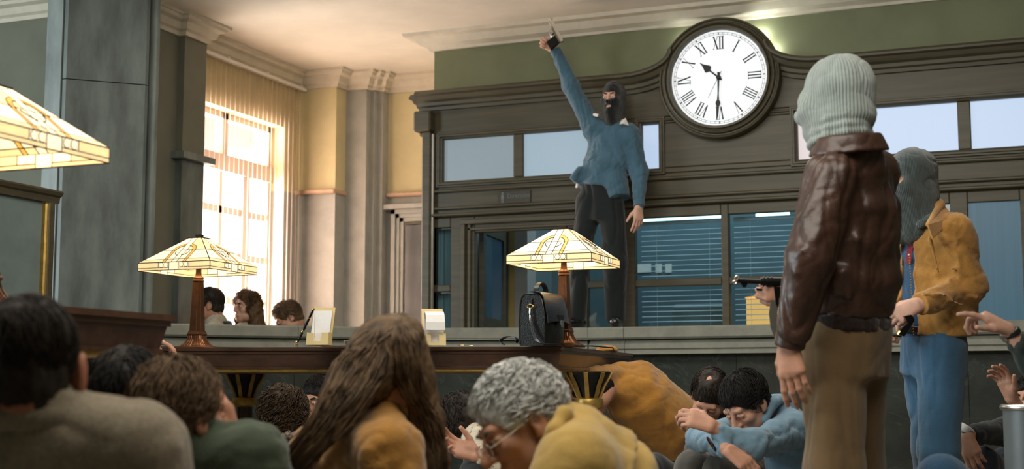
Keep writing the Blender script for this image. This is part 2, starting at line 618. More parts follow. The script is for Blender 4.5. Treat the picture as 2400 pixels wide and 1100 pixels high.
# three casement bays below: stiles and glazing bars
stiles = [9.42, 10.14]
for y in stiles:
    MB().box((fx0, y - .05, WZ0), (fx1, y + .05, wz_t0)).build('mullion', FR, win)
for y in (9.78,):
    MB().box((fx0 + .02, y - .02, WZ0), (fx1 - .02, y + .02, wz_t0)).build('glazing_bar', FR, win)
for z in (2.24, 1.86, 1.48, 1.12):
    for a, b in ((WY0, 9.42), (9.42, 10.14), (10.14, WY1)):
        MB().box((fx0 + .02, a, z - .03), (fx1 - .02, b, z + .03)).build('glazing_bar', FR, win)
MB().box((WX - .165, WY0, WZ0), (WX - .16, WY1, wz_t0)).build('pane', M['glass'], win)
MB().box((WX - .165, WY0, wz_t1), (WX - .16, WY1, WZ1)).build('pane', M['glass'], win)
MB().box((WX - .05, WY0, WZ0 - .04), (WX + .1, WY1, WZ0)).build('window_sill', FR, win)

# free-standing pillar, its broad face turned diagonally into the hall
pc = (J(155, 300, 8.8) + J(335, 300, 8.8)) / 2
t_ = np.array([.72, .69]); t_ /= np.linalg.norm(t_)
A_ = pc[:2] - t_ * .243
B_ = pc[:2] + t_ * .243
plr = thing('pillar', (pc[0] - .25, pc[1] + .25, 0), 'broad grey-teal stone pillar standing left of the window', 'pillar')
MB().prism([tuple(A_), tuple(B_), (B_[0], B_[1] + .03), (B_[0] - .03, B_[1] + .05), (B_[0] - .03, B_[1] + .16), (A_[0] - .17, B_[1] + .16), (A_[0] - .17, A_[1] + .03),
            (A_[0] - .05, A_[1] + .03), (A_[0] - .03, A_[1])], 'z', 0, 2.68).build('shaft', M['pillar'], plr)
MB().prism([tuple(A_), tuple(B_), (B_[0], B_[1] + .03), (B_[0] - .03, B_[1] + .05), (B_[0] - .03, B_[1] + .16), (A_[0] - .17, B_[1] + .16), (A_[0] - .17, A_[1] + .03),
            (A_[0] - .05, A_[1] + .03), (A_[0] - .03, A_[1])], 'z', 2.686, CEIL).build('shaft', M['pillar'], plr)
for s0, s1 in ((-.05, .03),):
    MB().tube([(B_[0] - .012, B_[1] + .10, .0), (B_[0] - .012, B_[1] + .10, CEIL)], .035, 10).build('corner_bead', M['pillar_edge'], plr, True)
    MB().prism([(A_[0] - .17, A_[1] + .005), (A_[0] - .035, A_[1] - .01), (A_[0] - .035, A_[1] + .05), (A_[0] - .17, A_[1] + .05)], 'z', 0, CEIL).build('corner_strip', M['pillar_edge'], plr)

# wall over the teller screen, with its heavier cornice
WB = 10.04
structure(MB().box((-4.74, WB, 3.0), (6.5, 10.2, CEIL)).build('wall_back', M['wall_green']))
structure(MB().box((1.4, WB, 0), (6.5, 10.2, 3.0)).build('wall_back_right', M['wall_green']))
CORN2 = [(0, -.09), (.03, -.09), (.04, -.075), (.09, -.06), (.13, -.025), (.19, -.02), (.20, 0), (0, 0)]
CORN2 = [(o * 1.0, u * 1.35) for o, u in CORN2]
structure(MB().sweep([(-4.74, 10.2), (-4.74, WB), (6.5, WB)], CORN2, CEIL).build('trim_7', M['cornice']))
structure(MB().box((-4.74, 10.2, 0), (-4.66, 11.24, CEIL)).build('wall_back_end', M['wall_grey']))
# back office behind the screen
OB = 12.4
structure(MB().box((-4.7, OB, 0), (3, OB + .1, CEIL)).build('wall_office', mat('dim_office_paint', (.16, .22, .22), .7, var=.08)))
structure(MB().box((3, 10.2, 0), (3.1, OB, CEIL)).build('wall_office_right', MATS['dim_office_paint']))
structure(MB().box((-4.66, 11.24, 0), (-4.6, OB, CEIL)).build('wall_office_left', MATS['dim_office_paint']))
yo = mat('office_yellow_paint', (.60, .44, .16), .7, var=.06)
a, b = onY(1150, 600, 11.3), onY(1206, 600, 11.3)
structure(MB().box((a[0], 11.3, 0), (b[0], 11.42, 2.9)).build('wall_office_pier', yo))


# ================================================================ teller screen with clock
YS = 10.0
scr = thing('teller_screen', (-1.8, YS, 0), 'dark stained wooden teller screen with frosted transom panes', 'partition')
W = M['screen']


def bd(name, x0, x1, z0, z1, y=YS, th=.06, m=None, bev=.006):
    return MB().bbox((x0, y, z0), (x1, y + th, z1), bev).build(name, m or W, scr)


XL, XR = -4.80, 1.4
bd('frieze_board', XL + .06, XR, 2.785, 3.06, th=.04)
bd('lower_frieze_board', XL + .06, XR, 2.10, 2.355, th=.05)
# frames round the transom panes and the panes themselves (depth: mouldings proud, glass set back)
panes = [(-4.64, -4.03, 'frost_dim'), (-3.95, -3.15, 'frost_blue'), (-2.975, -2.845, 'frost_white'), (-1.80, -1.665, 'frost_pink'), (-1.50, -.687, 'frost_white'), (-.60, .22, 'frost_white'), (.30, 1.3, 'frost_white')]
pz0, pz1 = 2.395, 2.735
for x0, x1, k in panes:
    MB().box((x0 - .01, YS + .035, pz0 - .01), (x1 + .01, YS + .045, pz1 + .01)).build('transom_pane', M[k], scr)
for x0, x1 in ((XL + .06, -4.64), (-4.03, -3.95), (-3.15, -2.975), (-2.845, -1.80), (-1.665, -1.50), (-.687, -.60), (.22, .30), (1.3, 1.4)):
    bd('transom_stile', x0, x1, pz0, pz1, th=.05)
bd('transom_rail', XL + .06, XR, pz1, 2.785)
bd('transom_rail', XL + .06, XR, 2.355, pz0)
# raised picture-frame mouldings round each pane group
FP = [(0, 0), (0, .022), (.012, .022), (.018, .03), (.03, .03), (.036, .014), (.046, .010), (.05, 0)]


def frame_ring(x0, x1, z0, z1, name='pane_moulding'):
    m = MB()
    w = .05
    P = FP
    o = [(x0 - w, z0 - w), (x1 + w, z0 - w), (x1 + w, z1 + w), (x0 - w, z1 + w)]
    n = len(P)
    vs, cs = [], []
    for (cx, cz), (sx, sz) in zip(o, ((1, 1), (-1, 1), (-1, -1), (1, -1))):
        for a, h in P:
            vs.append((cx + sx * a, YS - h, cz + sz * a))
    for i in range(4):
        j = (i + 1) % 4
        for k in range(n - 1):
            cs.append([i * n + k, j * n + k, j * n + k + 1, i * n + k + 1])
    m.add(vs, cs)
    return m.build(name, W, scr)


frame_ring(-4.64, -3.15, pz0, pz1)
frame_ring(-2.975, -2.845, pz0, pz1)
frame_ring(-1.80, -1.665, pz0, pz1)
frame_ring(-1.50, 1.3, pz0, pz1)
# long horizontal mouldings
for z0, z1, o in ((2.30, 2.325, .035), (2.16, 2.185, .03), (2.105, 2.13, .05), (2.75, 2.77, .018)):
    bd('string_moulding', XL + .08, XR, z0, z1, y=YS - o, th=o + .02, bev=.008)
# crowning cornice, rising in a curve to the clock on either side
CP = [(0, .0), (0, .11), (.02, .13), (.035, .13), (.045, .10), (.075, .085), (.09, .06), (.115, .055), (.125, .035), (.15, .03), (.15, 0)]
cX, cZ, cR = -2.357, 3.034, .455
CP2 = [(-a, h) for a, h in CP]


def crown(sgn):
    x_far = XL - .04 if sgn < 0 else XR
    x_k = cX + sgn * .74
    pts = [(x_far, 3.125), (x_k, 3.125)]
    xe, ze = cX + sgn * .38, 3.125 + .155
    for t in np.linspace(.12, 1, 10):
        # quarter-ellipse sweeping up to the clock case
        pts.append((x_k + (xe - x_k) * math.sin(t * PI / 2), 3.125 + (ze - 3.125) * (1 - math.cos(t * PI / 2))))
    if sgn > 0:
        pts = pts[::-1]
    return MB().sweep_y(pts, CP2, YS).build('crown_moulding', W, scr)


crown(-1)
crown(1)
MB().prism([(cX - .74, 3.0), (cX - .74, 3.07)] + [(cX - .74 + .36 * math.sin(t * PI / 2), 3.07 + .155 * (1 - math.cos(t * PI / 2))) for t in np.linspace(0, 1, 8)]
           + [(cX + .74 - .36 * math.sin(t * PI / 2), 3.07 + .155 * (1 - math.cos(t * PI / 2))) for t in np.linspace(1, 0, 8)] + [(cX + .74, 3.0)], 'y', YS - .005, YS + .04).build('clock_backboard', W, scr)
# left end: return of the cornice, bracket block and corner post
MB().sweep([(XL - .02, YS + .2), (XL - .02, YS)], [(0, -.15), (.03, -.15), (.035, -.125), (.055, -.115), (.06, -.09), (.085, -.075), (.10, -.045), (.13, -.035), (.13, -.02), (.11, 0), (0, 0)], 3.125).build('crown_return', W, scr)
MB().bbox((XL - .06, YS - .10, 2.80), (XL + .09, YS + .1, 2.965), .012).build('bracket_block', W, scr)
MB().bbox((XL - .03, YS - .05, 2.765), (XL + .07, YS + .1, 2.80), .01).build('bracket_block', W, scr)
MB().bbox((XL, YS - .06, 1.18), (XL + .075, YS + .14, 2.80), .008).build('corner_post', W, scr)
MB().tube([(XL + .085, YS - .03, 1.2), (XL + .085, YS - .03, 2.78)], .016, 8).build('corner_bead', mat('pale_bead_wood', (.16, .145, .11), .25, var=.2, coat=.6), scr, True)  # bead in a paler, glossier wood than the screen

# lower storey: stiles, rails, panes
LZ0, LZ1 = 1.185, 2.02
for x0, x1 in ((XL + .06, -4.725), (-4.57, -4.36), (-3.50, -3.42), (-3.15, -3.04), (-2.378, -2.322), (-1.66, -1.50), (-.76, -.64), (-.30, -.2), (.5, 1.4)):
    bd('stile', x0, x1, LZ0, 2.10, th=.07)
for x0, x1 in ((-4.725, -4.57), (-3.42, -3.15), (-3.04, -2.378), (-2.322, -1.66), (-1.5, -.76), (-.64, -.30), (-.2, .5)):
    bd('head_rail', x0, x1, LZ1, 2.10, th=.06)
bd('door_head', -4.36, -3.50, 1.97, 2.10, th=.06)
for x0, x1, y in ((-4.47, -4.43, .035), (-4.415, -4.385, .02)):
    bd('door_casing', x0, x1, LZ0, 2.04, y=YS - y, th=y + .01)
bd('door_casing', -4.47, -3.50, 2.035, 2.075, y=YS - .035, th=.045)
bd('door_casing', -4.415, -3.50, 1.985, 2.01, y=YS - .02, th=.03)
for x0, x1, z in ((-4.725, -4.57, 1.535), (-3.42, -3.15, 1.53), (-3.04, -2.378, 1.528), (-2.322, -1.66, 1.528)):
    bd('mid_rail', x0, x1, z - .028, z + .028, th=.05)
for x0, x1 in ((-4.725, -4.57), (-3.42, -3.15), (-3.04, -2.378), (-2.322, -1.66), (-1.5, -.76), (-.2, .5)):
    MB().box((x0, YS + .02, LZ0), (x1, YS + .026, LZ1)).build('window_pane', M['office_glass'], scr)
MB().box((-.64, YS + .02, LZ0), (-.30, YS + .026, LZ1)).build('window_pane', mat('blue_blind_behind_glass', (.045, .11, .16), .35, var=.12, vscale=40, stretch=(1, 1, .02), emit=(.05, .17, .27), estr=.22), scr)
# narrow curtain hung behind the slim pane
cur = MB()
for z0, z1 in ((1.19, 1.50), (1.56, 2.02)):
    xs = np.linspace(-4.72, -4.575, 15)
    vs = [(x, 10.10 + .012 * math.sin(i * 1.9), z) for z in (z0, z1) for i, x in enumerate(xs)]
    vs += [(x, 10.112 + .012 * math.sin(i * 1.9), z) for z in (z0, z1) for i, x in enumerate(xs)]
    fs = [[i, i + 1, 15 + i + 1, 15 + i] for i in range(14)] + [[30 + i, 45 + i, 45 + i + 1, 30 + i + 1] for i in range(14)]
    cur.add(vs, fs)
tag(cur.build('curtain', mat('grey_green_curtain', (.30, .36, .36), .8, var=.15, vscale=60, stretch=(1, 1, .05))), 'grey pleated curtain behind the slim pane at the left end of the screen', 'curtain')

# small door sign: pictogram and word
sg = thing('door_sign', (-4.04, YS - .005, 2.18), 'small dark door sign with a figure pictogram and faint grey lettering', 'sign')
MB().bbox((-4.16, YS - .012, 2.185), (-3.88, YS - .0005, 2.285), .004).build('plate', mat('dark_sign_plate', (.045, .04, .03), .5, var=.1), sg)
sgw = mat('faint_sign_lettering', (.16, .18, .17), .6, var=.05)
MB().sphere((-4.115, YS - .013, 2.268), .010, 8, (1, .2, 1)).box((-4.127, YS - .015, 2.222), (-4.103, YS - .012, 2.256)).box((-4.124, YS - .015, 2.192), (-4.117, YS - .012, 2.224)).box((-4.113, YS - .015, 2.192), (-4.106, YS - .012, 2.224)).build('pictogram', sgw, sg)


def text_mesh(txt, size, loc, material, name, parent, depth=.002):
    cu = bpy.data.curves.new(name, 'FONT')
    cu.body = txt
    cu.size = size
    cu.extrude = depth
    to = bpy.data.objects.new(name, cu)
    COL.objects.link(to)
    bpy.context.view_layer.update()
    me = bpy.data.meshes.new_from_object(to.evaluated_get(bpy.context.evaluated_depsgraph_get()))
    bpy.data.objects.remove(to)
    v = np.array([tuple(p.co) for p in me.vertices])
    v = np.stack([v[:, 0] + loc[0], loc[1] - v[:, 2], v[:, 1] + loc[2]], 1)
    f = [list(p.vertices) for p in me.polygons]
    return obj(name, v, f, material, parent)


text_mesh('Dirección', .048, (-4.075, YS - .014, 2.228), sgw, 'lettering', sg)

# ---------------------------------------------------------------- the clock
ck = thing('wall_clock', (cX, YS - .06, cZ - .455), 'large round backlit wall clock with roman numerals in a dark moulded case', 'clock')
CY = YS - .02
MB().lathe([(.458, 0), (.458, .05), (.452, .07), (.44, .075), (.432, .062), (.425, .062), (.418, .085), (.405, .09), (.398, .075), (.392, .078), (.385, .10), (.372, .10), (.364, .085), (.362, .03), (.36, .0)], (cX, CY, cZ), 96, 'y').build('case', W, ck, True)
dy = CY - .045
dial = MB().lathe([(.361, -.01), (.361, 0), (.0005, .0)], (cX, dy, cZ), 72, 'y').build('dial', M['dial'], ck)
ink = M['black']
# minute track
tr = MB()
for r0, r1 in ((.343, .3455), (.328, .3305)):
    k = 96
    vs = [(cX + r * math.cos(2 * PI * i / k), dy - .003, cZ + r * math.sin(2 * PI * i / k)) for r in (r0, r1) for i in range(k)]
    tr.add(vs, [[i, (i + 1) % k, k + (i + 1) % k, k + i] for i in range(k)])
for i in range(60):
    a = 2 * PI * i / 60
    w = .0045 if i % 5 == 0 else .0015
    u = np.array([math.sin(a), math.cos(a)])
    v = np.array([u[1], -u[0]])
    q = [u * .329 - v * w, u * .329 + v * w, u * .345 + v * w, u * .345 - v * w]
    tr.add([(cX + p[0], dy - .0032, cZ + p[1]) for p in q], [[0, 1, 2, 3]])
tr.build('minute_track', ink, dial)
LOCS[dial.name] = LOCS[ck.name]
ROM = ['XII', 'I', 'II', 'III', 'IIII', 'V', 'VI', 'VII', 'VIII', 'IX', 'X', 'XI']


def glyph(ch):
    """polygons of one roman letter, height 1, returns (polys, width)"""
    def bar(x0, x1, w):
        return [(x0 - w / 2, 0), (x0 + w / 2, 0), (x1 + w / 2, 1), (x1 - w / 2, 1)]
    def serif(x, y, w=.26):
        return [(x - w / 2, y - .018), (x + w / 2, y - .018), (x + w / 2, y + .018), (x - w / 2, y + .018)]
    if ch == 'I':
        return [bar(.13, .13, .11), serif(.13, 0), serif(.13, 1)], .26
    if ch == 'V':
        return [bar(.25, .07, .12), bar(.25, .43, .035), serif(.07, 1, .2), serif(.43, 1, .16)], .5
    return [bar(.44, .08, .13), bar(.06, .44, .035), serif(.08, 1, .2), serif(.44, 1, .16), serif(.06, 0, .16), serif(.44, 0, .2)], .52


for i, s in enumerate(ROM):
    a = 2 * PI * i / 12
    polys, x = [], 0
    for ch in s:
        g, w = glyph(ch)
        polys += [[(p[0] + x, p[1]) for p in q] for q in g]
        x += w
    h = .096
    sq = h * (.72 if len(s) > 3 else .86)
    u = np.array([math.sin(a), math.cos(a)])           # outwards
    v = np.array([math.cos(a), -math.sin(a)])          # to the right as read from the centre outwards
    m = MB()
    for j, q in enumerate(polys):
        pp = [u * (.218 + p[1] * h) + v * ((p[0] - x / 2) * sq) for p in q]
        m.prism([(cX + p[0], cZ + p[1]) for p in pp], 'y', dy - .004 - j * .00002, dy - .001)
    m.build('numeral', ink, dial)


def hand(name, ang, pts, y):
    a = math.radians(ang)
    u = np.array([math.sin(a), math.cos(a)])
    v = np.array([math.cos(a), -math.sin(a)])
    poly = [u * l + v * w for l, w in pts] + [u * l - v * w for l, w in pts[::-1]]
    MB().prism([(cX + p[0], cZ + p[1]) for p in poly], 'y', y - .004, y).build(name, ink, ck)


hand('hour_hand', 311, [(-.03, .007), (.05, .006), (.085, .006), (.10, .030), (.115, .028), (.15, .010), (.185, .002)], dy - .012)
hand('minute_hand', 182, [(-.04, .010), (0, .008), (.12, .005), (.17, .008), (.185, .018), (.20, .018), (.22, .009), (.28, .0045), (.30, .002)], dy - .018)
hand('second_hand', 208, [(-.05, .002), (.17, .001)], dy - .022)
MB().lathe([(.018, 0), (.018, .022), (.012, .028), (.001, .028)], (cX, dy, cZ), 20, 'y').build('hub', ink, ck, True)
# lamp behind the clock case that throws a halo on the wall above
for ax_, az_, e_ in ((.30, .31, 2.2), (.40, .20, 1.2), (-.28, .33, .5)):
    ld = bpy.data.lights.new('clock_back_lamp', 'POINT')
    ld.energy = e_
    ld.shadow_soft_size = .01
    ld.color = (.95, 1.0, .90)
    lo = bpy.data.objects.new('clock_back_lamp', ld)
    COL.objects.link(lo)
    lo.location = (cX + ax_, YS - .008, cZ + az_)

# ---------------------------------------------------------------- office behind the glass
slat_m = mat('blue_grey_metal_slat', (.60, .62, .60), .35, metal=.0, var=.1)


def blind(x0, x1, label):
    t = thing('venetian_blind', ((x0 + x1) / 2, 10.16, 1.19), label, 'blind', 'venetian blinds behind the teller windows')
    MB().box((x0, 10.135, 1.985), (x1, 10.175, 2.01)).build('head_rail', slat_m, t)
    z = 1.205
    me = None
    while z < 1.97:
        if me is None:
            o = MB().slab([(x0, 10.145, z - .002), (x1, 10.145, z - .002), (x1, 10.167, z + .0045), (x0, 10.167, z + .0045)], .0015).build('slat', slat_m, t)
            me, zb = o.data, z
        else:
            o = bpy.data.objects.new('slat', me)
            COL.objects.link(o)
            o.parent = t
            o.location = (0, 0, z - zb)
        z += .0385
    for x in (x0 + .12, x1 - .12):
        MB().box((x - .001, 10.155, 1.2), (x + .001, 10.157, 1.99)).build('ladder_cord', slat_m, t)


blind(-3.035, -2.385, 'blue grey venetian blind behind the window beside the dangling hand')
blind(-2.315, -1.665, 'blue grey venetian blind behind the window with the orange lamp')
tube_m = mat('fluorescent_tube', (.9, .95, 1), .4, var=.01, emit=(.55, .88, 1.0), estr=4.0)
for (xa, xb, y_), lb in (((1500, 1692, 516), 'lit fluorescent ceiling tube behind the left venetian blind'), ((1772, 1850, 505), 'lit fluorescent ceiling tube behind the right venetian blind')):
    p, q = onY(xa, y_, 11.9), onY(xb, y_ - 8, 11.9)
    t = thing('tube_light', ((p[0] + q[0]) / 2, 11.9, p[2]), lb, 'light', 'office tube lights')
    MB().tube([(p[0], 11.9, p[2]), (q[0], 11.9, p[2])], .016, 8).build('tube', tube_m, t, True)
    MB().box((p[0] - .03, 11.88, p[2] + .018), (q[0] + .03, 11.92, p[2] + .05)).build('fitting', M['rail'], t)
    for x in (p[0] + .1, q[0] - .1):
        MB().box((x - .005, 11.895, p[2] + .05), (x + .005, 11.905, CEIL)).build('hanger', M['rail'], t)
# orange lit box lamp on the office desk
p, q = onY(1748, 695, 10.75), onY(1850, 700, 10.75)
dz = onY(1780, 764, 10.75)[2] - .06
dsk = thing('office_desk', (-2.1, 10.9, 0), 'plain office desk behind the teller windows', 'desk')
MB().bbox((-2.45, 10.45, dz - .03), (-1.2, 11.2, dz), .005).build('desk_top', M['desk'], dsk)
for x in (-2.44, -1.3):
    MB().box((x, 10.5, 0), (x + .05, 11.15, dz - .03)).build('desk_end', M['desk'], dsk)
ol = thing('box_lamp', ((p[0] + q[0]) / 2, 10.85, dz), 'glowing orange box lamp behind the right venetian blind', 'lamp')
MB().bbox((p[0], 10.75, dz + .02), (q[0], 10.95, p[2] - .012), .006).build('shade', mat('orange_lampshade', (.8, .45, .12), .6, var=.05, emit=(1.0, .50, .13), estr=.85), ol)
MB().slab([(p[0] - .004, 10.74, p[2] - .012), (q[0] + .004, 10.74, p[2] + .03), (q[0] + .004, 10.96, p[2] + .03), (p[0] - .004, 10.96, p[2] - .012)], .01).build('lid', MATS['orange_lampshade'], ol)
MB().box((p[0] + .05, 10.8, dz), (q[0] - .05, 10.9, dz + .02)).build('base', M['black'], ol)
# office chair back seen low through the left blind, and glowing cream patches standing in for reflections
ch = thing('office_chair', (-2.78, 10.75, 0), 'grey green office chair seen through the left venetian blind', 'chair')
MB().bbox((-3.0, 10.85, 1.0), (-2.55, 10.92, 1.42), .03).build('backrest', mat('office_chair_vinyl', (.18, .22, .20), .5, var=.1), ch)
MB().bbox((-3.0, 10.45, .80), (-2.55, 10.9, .86), .02).build('seat', MATS['office_chair_vinyl'], ch)
MB().box((-2.80, 10.86, .86), (-2.75, 10.89, 1.0)).build('back_post', M['chrome'], ch)
MB().box((-2.81, 10.62, 0), (-2.74, 10.68, .80)).build('pedestal', M['chrome'], ch)
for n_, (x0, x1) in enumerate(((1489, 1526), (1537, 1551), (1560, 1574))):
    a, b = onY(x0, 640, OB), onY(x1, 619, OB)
    tag(MB().box((a[0], OB - .01, a[2]), (b[0], OB, b[2])).build('reflection_patch', mat('cream_reflection_glow', (.75, .70, .58), .7, var=.03, emit=(.75, .70, .58), estr=.15)),
        ('wide cream reflection patch on the office wall behind the left blind', 'narrow cream reflection patch beside the wide one on the office wall', 'rightmost of the three cream reflection patches on the office wall')[n_], 'reflection', 'reflection patches on the office wall')
# open glazed door leaf inside the doorway, and the grey column beside it
dl = thing('open_door', (-4.3, 10.3, 0), 'open inner door with a dark blue glass panel seen through the screen doorway', 'door')
a, b = np.array([-4.36, 10.12]), np.array([-4.62 + .20, 11.05])
p0, p1 = onY(1128, 600, 10.3)[0], onY(1181, 600, 11.0)[0]
a, b = np.array([p0, 10.3]), np.array([p1, 11.0])
d_ = (b - a)


def leaf(u0, u1, z0, z1, th, name, m):
    P, Q = a + d_ * u0, a + d_ * u1
    MB().slab([(P[0], P[1], z0), (Q[0], Q[1], z0), (Q[0], Q[1], z1), (P[0], P[1], z1)], th).build(name, m, dl)


leaf(0, .10, 0, 2.12, .04, 'stile', W)
leaf(.90, 1, 0, 2.12, .04, 'stile', W)
leaf(.10, .90, 1.18, 1.32, .04, 'rail', W)
leaf(.10, .90, 2.0, 2.12, .04, 'rail', W)
leaf(.10, .90, 0, 1.18, .03, 'panel', M['dado'])
leaf(.10, .90, 1.32, 2.0, .008, 'pane', mat('blue_door_glass', (.04, .10, .15), .06, var=.1))
a, b = onY(1206, 600, 11.2), onY(1236, 600, 11.2)
structure(MB().box((a[0], 11.2, 0), (b[0], 11.4, CEIL)).build('wall_office_column', MATS['grey_stone_wall']))


# ================================================================ blind, counter, desks and what stands on them
vb = thing('vertical_blind', (WX + .07, 10.0, .9), 'sheer vertical slat blind hanging over the tall bright window', 'blind')
MB().bbox((WX + .045, 9.10, 3.425), (WX + .085, 10.78, 3.455), .004).build('head_rail', M['rail'], vb)
for y in (9.55, 10.15, 10.72):
    MB().box((WX, y - .012, 3.455), (WX + .07, y + .012, 3.475)).build('wall_bracket', M['rail'], vb)
y0 = 9.16
sl = None
k = 0
while y0 < 10.74:
    if sl is None:
        c, hw = np.array([WX + .065, y0]), .042
        dv = np.array([-.50, .866]) * hw
        dv = np.array([-math.sin(math.radians(37)), math.cos(math.radians(37))]) * hw
        sl = MB().slab([(c[0] - dv[0], c[1] - dv[1], .92), (c[0] + dv[0], c[1] + dv[1], .92), (c[0] + dv[0], c[1] + dv[1], 3.42), (c[0] - dv[0], c[1] - dv[1], 3.42)], .0012).build('slat', M['slat_v'], vb)
    else:
        o = bpy.data.objects.new('slat', sl.data)
        COL.objects.link(o)
        o.parent = vb
        o.location = (0, .071 * k, 0)
    k += 1
    y0 += .071

# ---------------------------------------------------------------- teller counter
CT = 1.18
cpath = [(-5.70, 7.80), (-4.35, 9.12), (-3.25, 9.50), (1.4, 9.50)]
ctr = thing('teller_counter', (-2.5, 9.8, 0), 'long grey stone teller counter with a dark marble front', 'counter')


def poly_pts(s):
    """point at arclength fraction list along cpath"""
    P = [np.array(p) for p in cpath]
    return P


def seg(a, b, prof, name, m, gap=.002):
    a, b = np.array(a, float), np.array(b, float)
    d = (b - a) / np.linalg.norm(b - a)
    return MB().sweep([a + d * gap, b - d * gap], prof, CT).build(name, m, ctr)


SLAB = [(-.50, 0), (-.015, 0), (0, -.012), (0, -.075), (-.012, -.088), (-.50, -.088)]
MOULD = [(-.45, -.095), (-.05, -.095), (-.045, -.11), (-.02, -.12), (-.018, -.155), (-.03, -.165), (-.03, -.170), (-.022, -.172), (-.02, -.195), (-.45, -.195)]
cuts = [((-5.70, 7.80), (-5.03, 8.455)), ((-5.03, 8.455), (-4.35, 9.12)), ((-4.35, 9.12), (-3.25, 9.50)), ((-3.25, 9.50), (-2.98, 9.50)), ((-2.98, 9.50), (-1.4, 9.50)), ((-1.4, 9.50), (.1, 9.50)), ((.1, 9.50), (1.4, 9.50))]
for a, b in cuts:
    seg(a, b, SLAB, 'top_slab', M['stone'])
    seg(a, b, MOULD, 'moulding', M['stone'])
    a, b = np.array(a), np.array(b)
    n = max(1, int(round(np.linalg.norm(b - a) / .75)))
    for i in range(n):
        p, q = a + (b - a) * i / n, a + (b - a) * (i + 1) / n
        seg(p, q, [(-.40, -.195), (-.10, -.195), (-.10, -CT + .1), (-.40, -CT + .1)], 'marble_panel', M['marble'], .0015)
    seg(a, b, [(-.40, -CT + .1), (-.07, -CT + .1), (-.07, -CT), (-.40, -CT)], 'plinth', M['marble'], .001)
# corner block that fills the bend behind the front
MB().prism([(-4.6, 9.3), (-4.35, 9.25), (-3.25, 9.62), (-3.2, 9.98), (-4.6, 9.98)], 'z', 0, CT - .09).build('core', M['stone'], ctr)
MB().prism([(-4.7, 9.46), (-4.36, 9.12), (-3.25, 9.51), (-3.25, 9.985), (-4.7, 9.985)], 'z', CT - .088, CT - .002).build('corner_slab', M['stone'], ctr)


# ---------------------------------------------------------------- writing desks
def inset(poly, d):
    P = [np.array(p, float) for p in poly]
    n = len(P)
    ar = sum(P[i][0] * P[(i + 1) % n][1] - P[(i + 1) % n][0] * P[i][1] for i in range(n))
    s = 1 if ar > 0 else -1
    out = []
    for i in range(n):
        e0 = P[i] - P[i - 1]
        e1 = P[(i + 1) % n] - P[i]
        e0 = e0 / np.linalg.norm(e0)
        e1 = e1 / np.linalg.norm(e1)
        n0, n1 = np.array([-e0[1], e0[0]]) * s, np.array([-e1[1], e1[0]]) * s
        b = n0 + n1
        out.append(P[i] + b / max(.2, b @ n0) * d)
    return out


def leg(parent, x, y, zt):
    """turned support: flared capital with gilt ribs, gilt collar, dark column and foot"""
    g = MB().lathe([(.115, zt), (.115, zt - .012), (.10, zt - .03), (.075, zt - .07), (.055, zt - .12), (.05, zt - .135)], (x, y, 0), 16).build('capital', M['black'], parent, True)
    for i in range(8):
        a = i * PI / 4 + .2
        c, s = math.cos(a), math.sin(a)
        pts = [(x + c * r, y + s * r, z) for r, z in ((.122, zt - .004), (.110, zt - .03), (.086, zt - .07), (.066, zt - .12), (.058, zt - .137))]
        MB().ribbon(pts, (-s, c, 0), .022, .008).build('rib', M['gold'], g)
    MB().lathe([(.055, zt - .135), (.072, zt - .14), (.078, zt - .16), (.07, zt - .185), (.05, zt - .195)], (x, y, 0), 16).build('collar', M['gold'], parent, True)
    MB().lathe([(.048, zt - .195), (.044, .30), (.055, .12), (.09, .08), (.11, .03), (.11, 0)], (x, y, 0), 16).build('column', M['desk'], parent, True)


DZ = .95


def desk(label, poly, legs):
    c = np.mean(np.array(poly), 0)
    t = thing('writing_desk', (c[0], c[1], 0), label, 'desk')
    MB().prism(poly, 'z', DZ - .018, DZ).build('desk_top', M['desk'], t)
    MB().prism(inset(poly, .012), 'z', DZ - .034, DZ - .018).build('top_moulding', M['desk'], t)
    m = MB()
    p1, p2 = inset(poly, .02), inset(poly, .034)
    n = len(poly)
    vs = [(*p, DZ - .034) for p in p1] + [(*p, DZ - .10) for p in p2]
    m.add(vs, [[i, n + i, n + (i + 1) % n, (i + 1) % n] for i in range(n)] + [list(range(n, 2 * n))[::-1]])
    m.build('apron', M['desk'], t)
    MB().prism(inset(poly, .026), 'z', DZ - .112, DZ - .10).build('lower_moulding', M['desk'], t)
    MB().prism(inset(poly, .036), 'z', DZ - .124, DZ - .112).build('gilt_strip', M['gold'], t)
    for x, y in legs:
        leg(t, x, y, DZ - .124)
    return t


lp = J(1380, 880, 7.25)
desk('long mahogany writing desk with two lit lamps and a black bag on it',
     [(-2.41, 6.66), (-2.48, 8.10), (-4.85, 7.20), (-4.75, 5.89)], [(lp[0], lp[1]), (-2.66, 7.85), (-4.5, 6.20), (-4.55, 7.05)])
desk('near mahogany writing desk at the left edge under the largest lamp', [(-2.46, 1.5), (-2.46, 3.44), (-4.2, 3.44), (-4.2, 1.5)], [(-2.64, 2.98), (-2.66, 1.7), (-4.0, 3.25), (-4.0, 1.7)])

# ---------------------------------------------------------------- stained-glass lamps
gl_w = translucent_mat('white_opal_lamp_glass', (.95, .88, .70), f=.35, emit=(1.0, .91, .70), estr=.62, rough=.25, vscale=22, var=.05)
gl_c = translucent_mat('cream_lamp_glass', (.92, .78, .50), f=.35, emit=(1.0, .80, .46), estr=.60, rough=.25, vscale=22, var=.08)
gl_g = translucent_mat('gold_lamp_glass', (.85, .56, .16), f=.35, emit=(1.0, .58, .14), estr=.52, rough=.25, vscale=22, var=.1)


def shrink(poly, d):
    return inset(poly, d)


